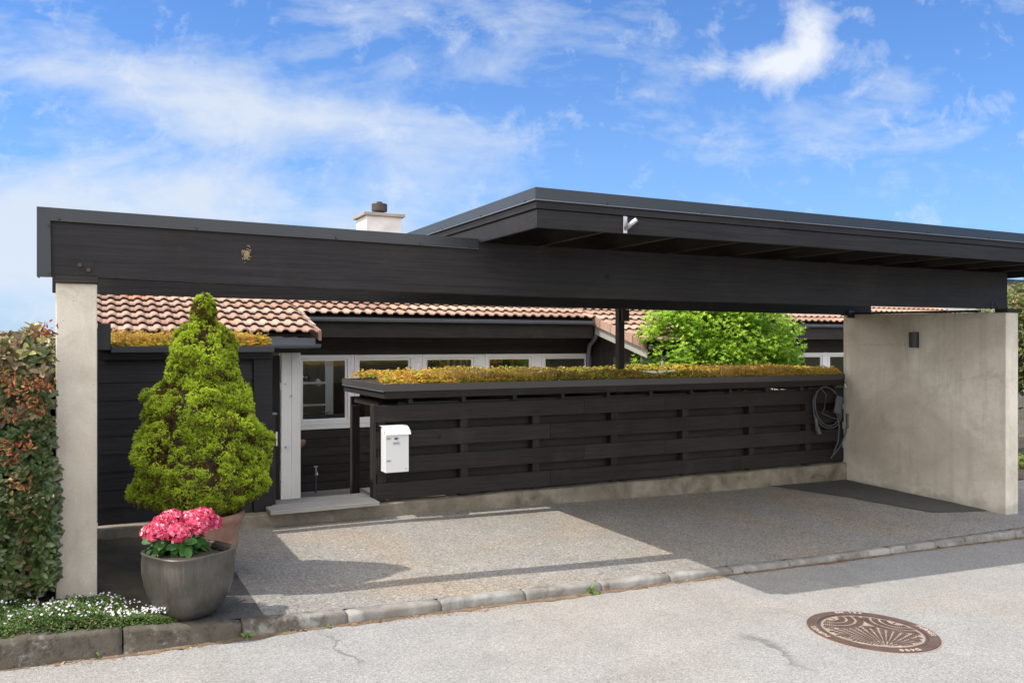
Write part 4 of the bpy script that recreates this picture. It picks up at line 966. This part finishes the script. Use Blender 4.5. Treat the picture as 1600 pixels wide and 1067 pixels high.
# ------------------------------------------------------------------ bright maple
def tree(name,loc,label,cx,cy,z0,z1,rx,ry,nclump,nl,mat,lsize,zb,seed,wh=(5,1,.42,.5)):
    rr=random.Random(seed); g=np.random.default_rng(seed); t=thing(name,loc,label,'tree'); cz=(z0+z1)/2; rzz=(z1-z0)/2
    cl=[]
    for i in range(nclump):
        while True:
            d=np.array([rr.uniform(-1,1) for _ in range(3)]); L=np.linalg.norm(d)
            if .45<L<1: break
        cl.append((np.array([cx+d[0]*rx,cy+d[1]*ry,cz+d[2]*rzz]),rr.uniform(.12,.24)*min(rx,rzz)*1.15))
    b=MB(); b.tube([(cx,cy,zb),(cx+.03,cy,cz-rzz*.5),(cx,cy,cz)],[.06,.045,.02],8)
    for c,r_ in cl: b.tube([(cx,cy,cz-rzz*.6),tuple((np.array([cx,cy,cz-rzz*.2])+c)/2),tuple(c)],[.018,.01,.004],5)
    b.build('trunk','bark',t)
    idx=g.integers(0,nclump,nl); cc=np.array([c for c,_ in cl])[idx]; rs=np.array([r_ for _,r_ in cl])[idx]
    d=g.normal(size=(nl,3)); d/=np.linalg.norm(d,axis=1,keepdims=True); rad=rs*g.uniform(.3,1.15,nl)**.6
    pos=cc+d*rad[:,None]*np.array([1.15,1.15,.75]); nn=d*.5+np.array([0,-.1,.9])+g.normal(size=(nl,3))*.35
    tv,tf=whorl(*wh,seed=4)
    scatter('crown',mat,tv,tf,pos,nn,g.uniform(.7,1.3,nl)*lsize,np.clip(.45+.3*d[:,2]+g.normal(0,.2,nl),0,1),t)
    return t
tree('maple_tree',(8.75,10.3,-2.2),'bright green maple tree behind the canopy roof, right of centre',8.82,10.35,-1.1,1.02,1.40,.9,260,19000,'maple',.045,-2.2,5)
tree('young_maple',(7.2,9.9,-2.2),'small pale green sapling in front of the white panelling',7.32,9.85,-.55,-.22,.18,.15,10,150,'maple',.035,-2.2,6)
# ------------------------------------------------------------------ things beyond the right wall
f2=thing('neighbour_fence',(14,8.2,-2),'grey brown horizontal board fence beyond the right carport wall','fence')
for i in range(4): MB().box(9.62,19,9.0,9.03,-1.80+i*.235,-1.80+i*.235+.185).build('board','brownwood',f2,bevel=.003)
for i in range(5): MB().box(10+i*2.1,10.09+i*2.1,9.031,9.1,-2.1,-.85).build('post','wz',f2)
tree('hedge_tree',(17.7,11.2,-2.2),'tall yellow green hedge tree beyond the right carport wall',17.7,11.2,-1.4,1.30,1.5,1.2,130,8000,'rightleaf',.06,-2.2,9)
RG=np.random.default_rng(3)
n=2500; xs=RG.uniform(11,15,n); ys=RG.uniform(8.2,8.9,n); tv,tf=whorl(5,1,.5,.5,.05,seed=3)
o=scatter('verge_plants','cover',tv,tf,np.stack([xs,ys,np.array([gz(float(a),8) for a in xs])+RG.uniform(0,.16,n)],1),np.stack([RG.normal(0,.4,n),-.4+RG.normal(0,.4,n),np.ones(n)],1),RG.uniform(.03,.06,n),RG.uniform(.4,1,n)); tag(o,'low green plants below the board fence at the far right','plants',kind='stuff')
struct(sheet('neighbour_verge','bedsoil',9.6,20,7.51,9.6,lambda x,y:gz(x,min(y,8.1))+.01,10,4))
nb=thing('white_house',(30,22,0),'distant white house with thin dark flat roof behind the right hedge','house')
MB().box(27,40,22,30,-2.4,2.55).build('wall','farwhite',nb); MB().box(26.5,40.5,21.5,30.5,2.551,2.68).build('roof','flash',nb)
MB().box(27.8,29.2,21.97,21.999,.4,1.7).build('window','glass',nb)
# ------------------------------------------------------------------ manhole cover
mh_c=(4.56,3.84); mz=RZ(mh_c[0]); 
mh=thing('manhole_cover',(mh_c[0],mh_c[1],mz),'round rusty cast iron manhole cover with fan pattern set in the road','manhole cover')
SL=Matrix.Rotation(math.atan(-.033)*-1,3,'Y')
# local disc coordinates -> world, following the road slope; face the camera
fx,fy=mh_c; L_=math.hypot(fx,fy); dy=(fx/L_,fy/L_); dy=(math.sin(R(35)),math.cos(R(35))); dx=(dy[1],-dy[0])
def W(u,v,h):
    x=mh_c[0]+u*dx[0]+v*dy[0]; y=mh_c[1]+u*dx[1]+v*dy[1]; return (x,y,RZ(x)+h)
def disc(r0,r1,h0,h1,nm,mat,parent,seg=96,bev=0):
    b=MB(); vs=[];fs=[]
    for k in range(seg):
        w=2*PI*k/seg
        for (r_,h) in ((r0,h0),(r0,h1),(r1,h1),(r1,h0)): vs.append(W(r_*math.cos(w),r_*math.sin(w),h))
    for k in range(seg):
        a=k*4; c=((k+1)%seg)*4
        for q in range(3): fs.append((a+q,a+q+1,c+q+1,c+q))
    b.add(vs,fs,.5); return b.build(nm,mat,parent)
RO=.405
disc(.0,RO+.009,-.01,.0025,'rust_stain','rim_rust',mh)
disc(.338,RO,-.01,.008,'frame','iron',mh); disc(.328,.337,-.01,.0035,'seat_gap','ink',mh)
ld=disc(.0,.327,-.01,.004,'lid','iron',mh)
disc(.0,.315,.0,.0055,'groove_grit','dust',ld)
b=MB()
def cell(poly,h=.0085):
    poly=[(u*1.12,v*1.12) for u,v in poly]
    o=[W(u,v,h) for u,v in poly]+[W(u,v,.0) for u,v in poly]; n=len(poly)
    b.add(o,[tuple(range(n))]+[(i,(i+1)%n,(i+1)%n+n,i+n) for i in range(n)])
RL=.268; F=(.0,-.285)
ctrs=[(-.20,.20),(.20,.20)]
def inup(u,v):
    for c in ctrs:
        if math.hypot(u-c[0],v-c[1])<.205 and v>-.02: return True
    return False
# fan cells
NR=24; r_=.045
while r_<.56:
    dr=.013+.052*r_
    for i in range(NR):
        if r_<.11 and i%2: continue
        a=PI*(i+.5+(0 if int(r_*1000)%2 else 0))/NR; u=F[0]+r_*math.cos(a); v=F[1]+r_*math.sin(a)
        if math.hypot(u,v)>RL-.006 or inup(u,v) or v>.10: continue
        ra=dr*.40; ta=PI*r_/NR*(.41 if r_>.11 else .62)
        cell([(u+ra*math.cos(t)*math.cos(a)-ta*math.sin(t)*math.sin(a),v+ra*math.cos(t)*math.sin(a)+ta*math.sin(t)*math.cos(a)) for t in [2*PI*q/8 for q in range(8)]])
    r_+=dr
for c in ctrs:
    for (ra,rbb) in ((.015,.045),(.06,.095),(.11,.145),(.16,.198)):
        n=int(2*PI*rbb/.013)
        for i in range(n):
            a=2*PI*i/n; da=2*PI/n*.36
            u=c[0]+(ra+rbb)/2*math.cos(a); v=c[1]+(ra+rbb)/2*math.sin(a)
            if math.hypot(c[0]+rbb*math.cos(a),c[1]+rbb*math.sin(a))>RL or math.hypot(c[0]+ra*math.cos(a),c[1]+ra*math.sin(a))>RL: continue
            if (c[0]<0 and u>-.012) or (c[0]>0 and u<.012): continue
            cell([(c[0]+ra*math.cos(a-da),c[1]+ra*math.sin(a-da)),(c[0]+rbb*math.cos(a-da),c[1]+rbb*math.sin(a-da)),(c[0]+rbb*math.cos(a+da),c[1]+rbb*math.sin(a+da)),(c[0]+ra*math.cos(a+da),c[1]+ra*math.sin(a+da))])
for (u,v,a1,a2) in ((0,.215,.03,.018),(0,.06,.028,.014),(-.19,-.13,.03,.016),(.20,-.12,.03,.016)):
    cell([(u+a1*math.cos(2*PI*q/16),v+a2*math.sin(2*PI*q/16)) for q in range(16)],.0105)
b.build('raised_pattern','iron',ld)
def ringtext(txt,a_mid,r_,size,nm='lettering'):
    b=MB(); n=len(txt); stepa=size*.78/r_
    for i,chh in enumerate(txt):
        if chh==' ': continue
        a=a_mid-(i-(n-1)/2)*stepa
        cu=bpy.data.curves.new('t','FONT'); cu.body=chh; cu.size=size; cu.align_x='CENTER'; cu.align_y='CENTER'; cu.extrude=.001; cu.resolution_u=3; cu.offset=.0012
        ob=bpy.data.objects.new('t',cu); C.objects.link(ob); bpy.context.view_layer.update()
        me=bpy.data.meshes.new_from_object(ob.evaluated_get(bpy.context.evaluated_depsgraph_get()))
        vs=[]
        for v in me.vertices:
            x,y,z=v.co; ca,sa=math.cos(a-PI/2),math.sin(a-PI/2)
            U_=r_*math.cos(a)+x*ca-y*sa; V_=r_*math.sin(a)+x*sa+y*ca; vs.append(W(U_,V_,.010+z))
        b.add(vs,[tuple(p.vertices) for p in me.polygons]); bpy.data.objects.remove(ob); bpy.data.meshes.remove(me); bpy.data.curves.remove(cu)
    b.build(nm,'letter',mh)
ringtext('FURNES',R(198),.374,.046); ringtext('FURNES',R(12),.374,.046); ringtext('D400',R(-70),.374,.048); ringtext('EN 124',R(100),.374,.042)
# ------------------------------------------------------------------ world
w=bpy.data.worlds.new('World'); S.world=w; w.use_nodes=True; nt=w.node_tree; nt.nodes.clear()
SUN=Vector((-.69,.10,1)).normalized(); EL=math.asin(SUN.z); AZ=math.atan2(SUN.x,SUN.y)
out=nt.nodes.new('ShaderNodeOutputWorld'); bg=nt.nodes.new('ShaderNodeBackground'); nt.links.new(bg.outputs[0],out.inputs[0])
sky=nt.nodes.new('ShaderNodeTexSky'); sky.sky_type='NISHITA'; sky.sun_disc=False; sky.sun_elevation=EL; sky.sun_rotation=AZ; sky.altitude=0; sky.air_density=1.0; sky.dust_density=.6; sky.ozone_density=2.2
tc=nt.nodes.new('ShaderNodeTexCoord').outputs['Generated']
th=R(26.5); fw=(math.sin(th),math.cos(th),0); rg=(math.cos(th),-math.sin(th),0)
def dot(v):
    n=N(nt,'ShaderNodeVectorMath',operation='DOT_PRODUCT',inp={0:tc}); n.inputs[1].default_value=v; return n.outputs['Value']
dF=math_(nt,'MAXIMUM',dot(fw),.05); u=math_(nt,'DIVIDE',dot(rg),dF); v=math_(nt,'DIVIDE',dot((0,0,1)),dF)
def gauss(px,py,sx,sy,amp,ang=0):
    cu,cv=(px-800)/1300.,(538-py)/1300.; a=R(ang); sx/=1300.; sy/=1300.
    du=math_(nt,'SUBTRACT',u,cu); dv=math_(nt,'SUBTRACT',v,cv)
    p=math_(nt,'ADD',math_(nt,'MULTIPLY',du,math.cos(a)/sx),math_(nt,'MULTIPLY',dv,math.sin(a)/sx))
    q=math_(nt,'ADD',math_(nt,'MULTIPLY',du,-math.sin(a)/sy),math_(nt,'MULTIPLY',dv,math.cos(a)/sy))
    e=math_(nt,'ADD',math_(nt,'MULTIPLY',p,p),math_(nt,'MULTIPLY',q,q))
    return math_(nt,'MULTIPLY',math_(nt,'EXPONENT',math_(nt,'MULTIPLY',e,-1)),amp)
def cloudnoise(sx,sy,ang,scale,det,rough,off):
    cmb=N(nt,'ShaderNodeCombineXYZ',inp={0:u,1:v,2:0.0}); mp=N(nt,'ShaderNodeMapping',inp={0:cmb.outputs[0]})
    mp.inputs['Rotation'].default_value=(0,0,R(ang)); mp.inputs['Scale'].default_value=(sx,sy,1); mp.inputs['Location'].default_value=off
    n=N(nt,'ShaderNodeTexNoise',inp={'Vector':mp.outputs[0],'Scale':scale,'Detail':det,'Roughness':rough,'Distortion':.35}); return n.outputs['Fac']
def summ(l):
    r_=l[0]
    for q in l[1:]: r_=math_(nt,'ADD',r_,q)
    return r_
wisp=cloudnoise(1,2.4,10,4.2,10,.62,(1.3,.4,0)); fine=cloudnoise(1,1.5,14,11,9,.6,(4,2,0))
g=summ([gauss(120,330,380,120,.47,-4),gauss(0,440,560,150,.55),gauss(700,330,400,60,.12,0),gauss(300,165,230,50,.36,-14),gauss(580,190,240,34,.44,-9),gauss(690,110,210,55,.27,4),gauss(560,25,150,28,.14,-8),gauss(110,110,150,22,.18,-4),
        gauss(1400,175,300,36,.08,4),gauss(1480,95,130,36,.05,25),gauss(1180,235,220,28,.10,3),gauss(1000,110,200,60,-.12),gauss(900,290,300,30,.05,0),gauss(1180,30,260,60,-.10)])
d=math_(nt,'ADD',math_(nt,'MULTIPLY_ADD',wisp,1.9,-.96),math_(nt,'ADD',math_(nt,'MULTIPLY_ADD',fine,.55,-.275),g))
dens_=ramp(nt,d,[(-.0,0),(.10,.14),(.36,.50),(.72,.88)])
puffn=cloudnoise(1,1,0,17,10,.66,(7,7,0))
pg=summ([gauss(1268,45,34,42,1.0),gauss(1228,98,48,32,.92),gauss(1190,110,34,26,.42),gauss(1105,104,40,20,.62),gauss(1350,25,26,16,.40),gauss(1282,85,34,28,.45)])
pd=ramp(nt,math_(nt,'ADD',pg,math_(nt,'MULTIPLY_ADD',puffn,2.1,-1.16)),[(.0,0),(.42,.45),(1,.95)])
hz=ramp(nt,v,[(0.0,.62),(.12,.40),(.3,.12),(.5,0)])
CLD=(3.65,3.99,4.49)
skc=mixc(nt,1.,sky.outputs[0],(0.395,0.630,0.941),'MULTIPLY')
skh=mixc(nt,hz,skc,(1.93,3.02,4.70))
fc=mixc(nt,dens_,skh,CLD)
SKY_NODES=(CLD,)
fc=mixc(nt,pd,fc,(4.28,4.49,4.79))
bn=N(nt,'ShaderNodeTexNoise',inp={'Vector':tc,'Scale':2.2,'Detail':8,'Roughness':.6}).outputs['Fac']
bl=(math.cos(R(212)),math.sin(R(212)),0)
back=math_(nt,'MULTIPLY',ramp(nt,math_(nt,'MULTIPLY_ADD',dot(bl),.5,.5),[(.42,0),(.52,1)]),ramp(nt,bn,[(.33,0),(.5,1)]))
fc=mixc(nt,back,fc,(12.4,12.1,11.8))  # unseen bright clouds added behind and left of the camera to lift shaded faces
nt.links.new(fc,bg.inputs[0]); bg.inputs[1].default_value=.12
# ------------------------------------------------------------------ sun, camera
l=bpy.data.lights.new('sun','SUN'); l.energy=2.8; l.angle=R(.53); l.color=(1,.95,.87)
o=bpy.data.objects.new('sun',l); C.objects.link(o); o.rotation_euler=(-SUN).to_track_quat('-Z','Y').to_euler(); o.location=(-8,2,12)
cam=bpy.data.cameras.new('camera'); co=bpy.data.objects.new('camera',cam); C.objects.link(co); S.camera=co
cam.sensor_width=36; cam.lens=1300/1600*36; cam.shift_y=.0028; cam.clip_end=2000; co.location=(0,0,0); co.rotation_euler=(R(90),0,-th)
S.view_settings.view_transform='Standard'; S.view_settings.look='None'; S.view_settings.exposure=.8; S.view_settings.gamma=1
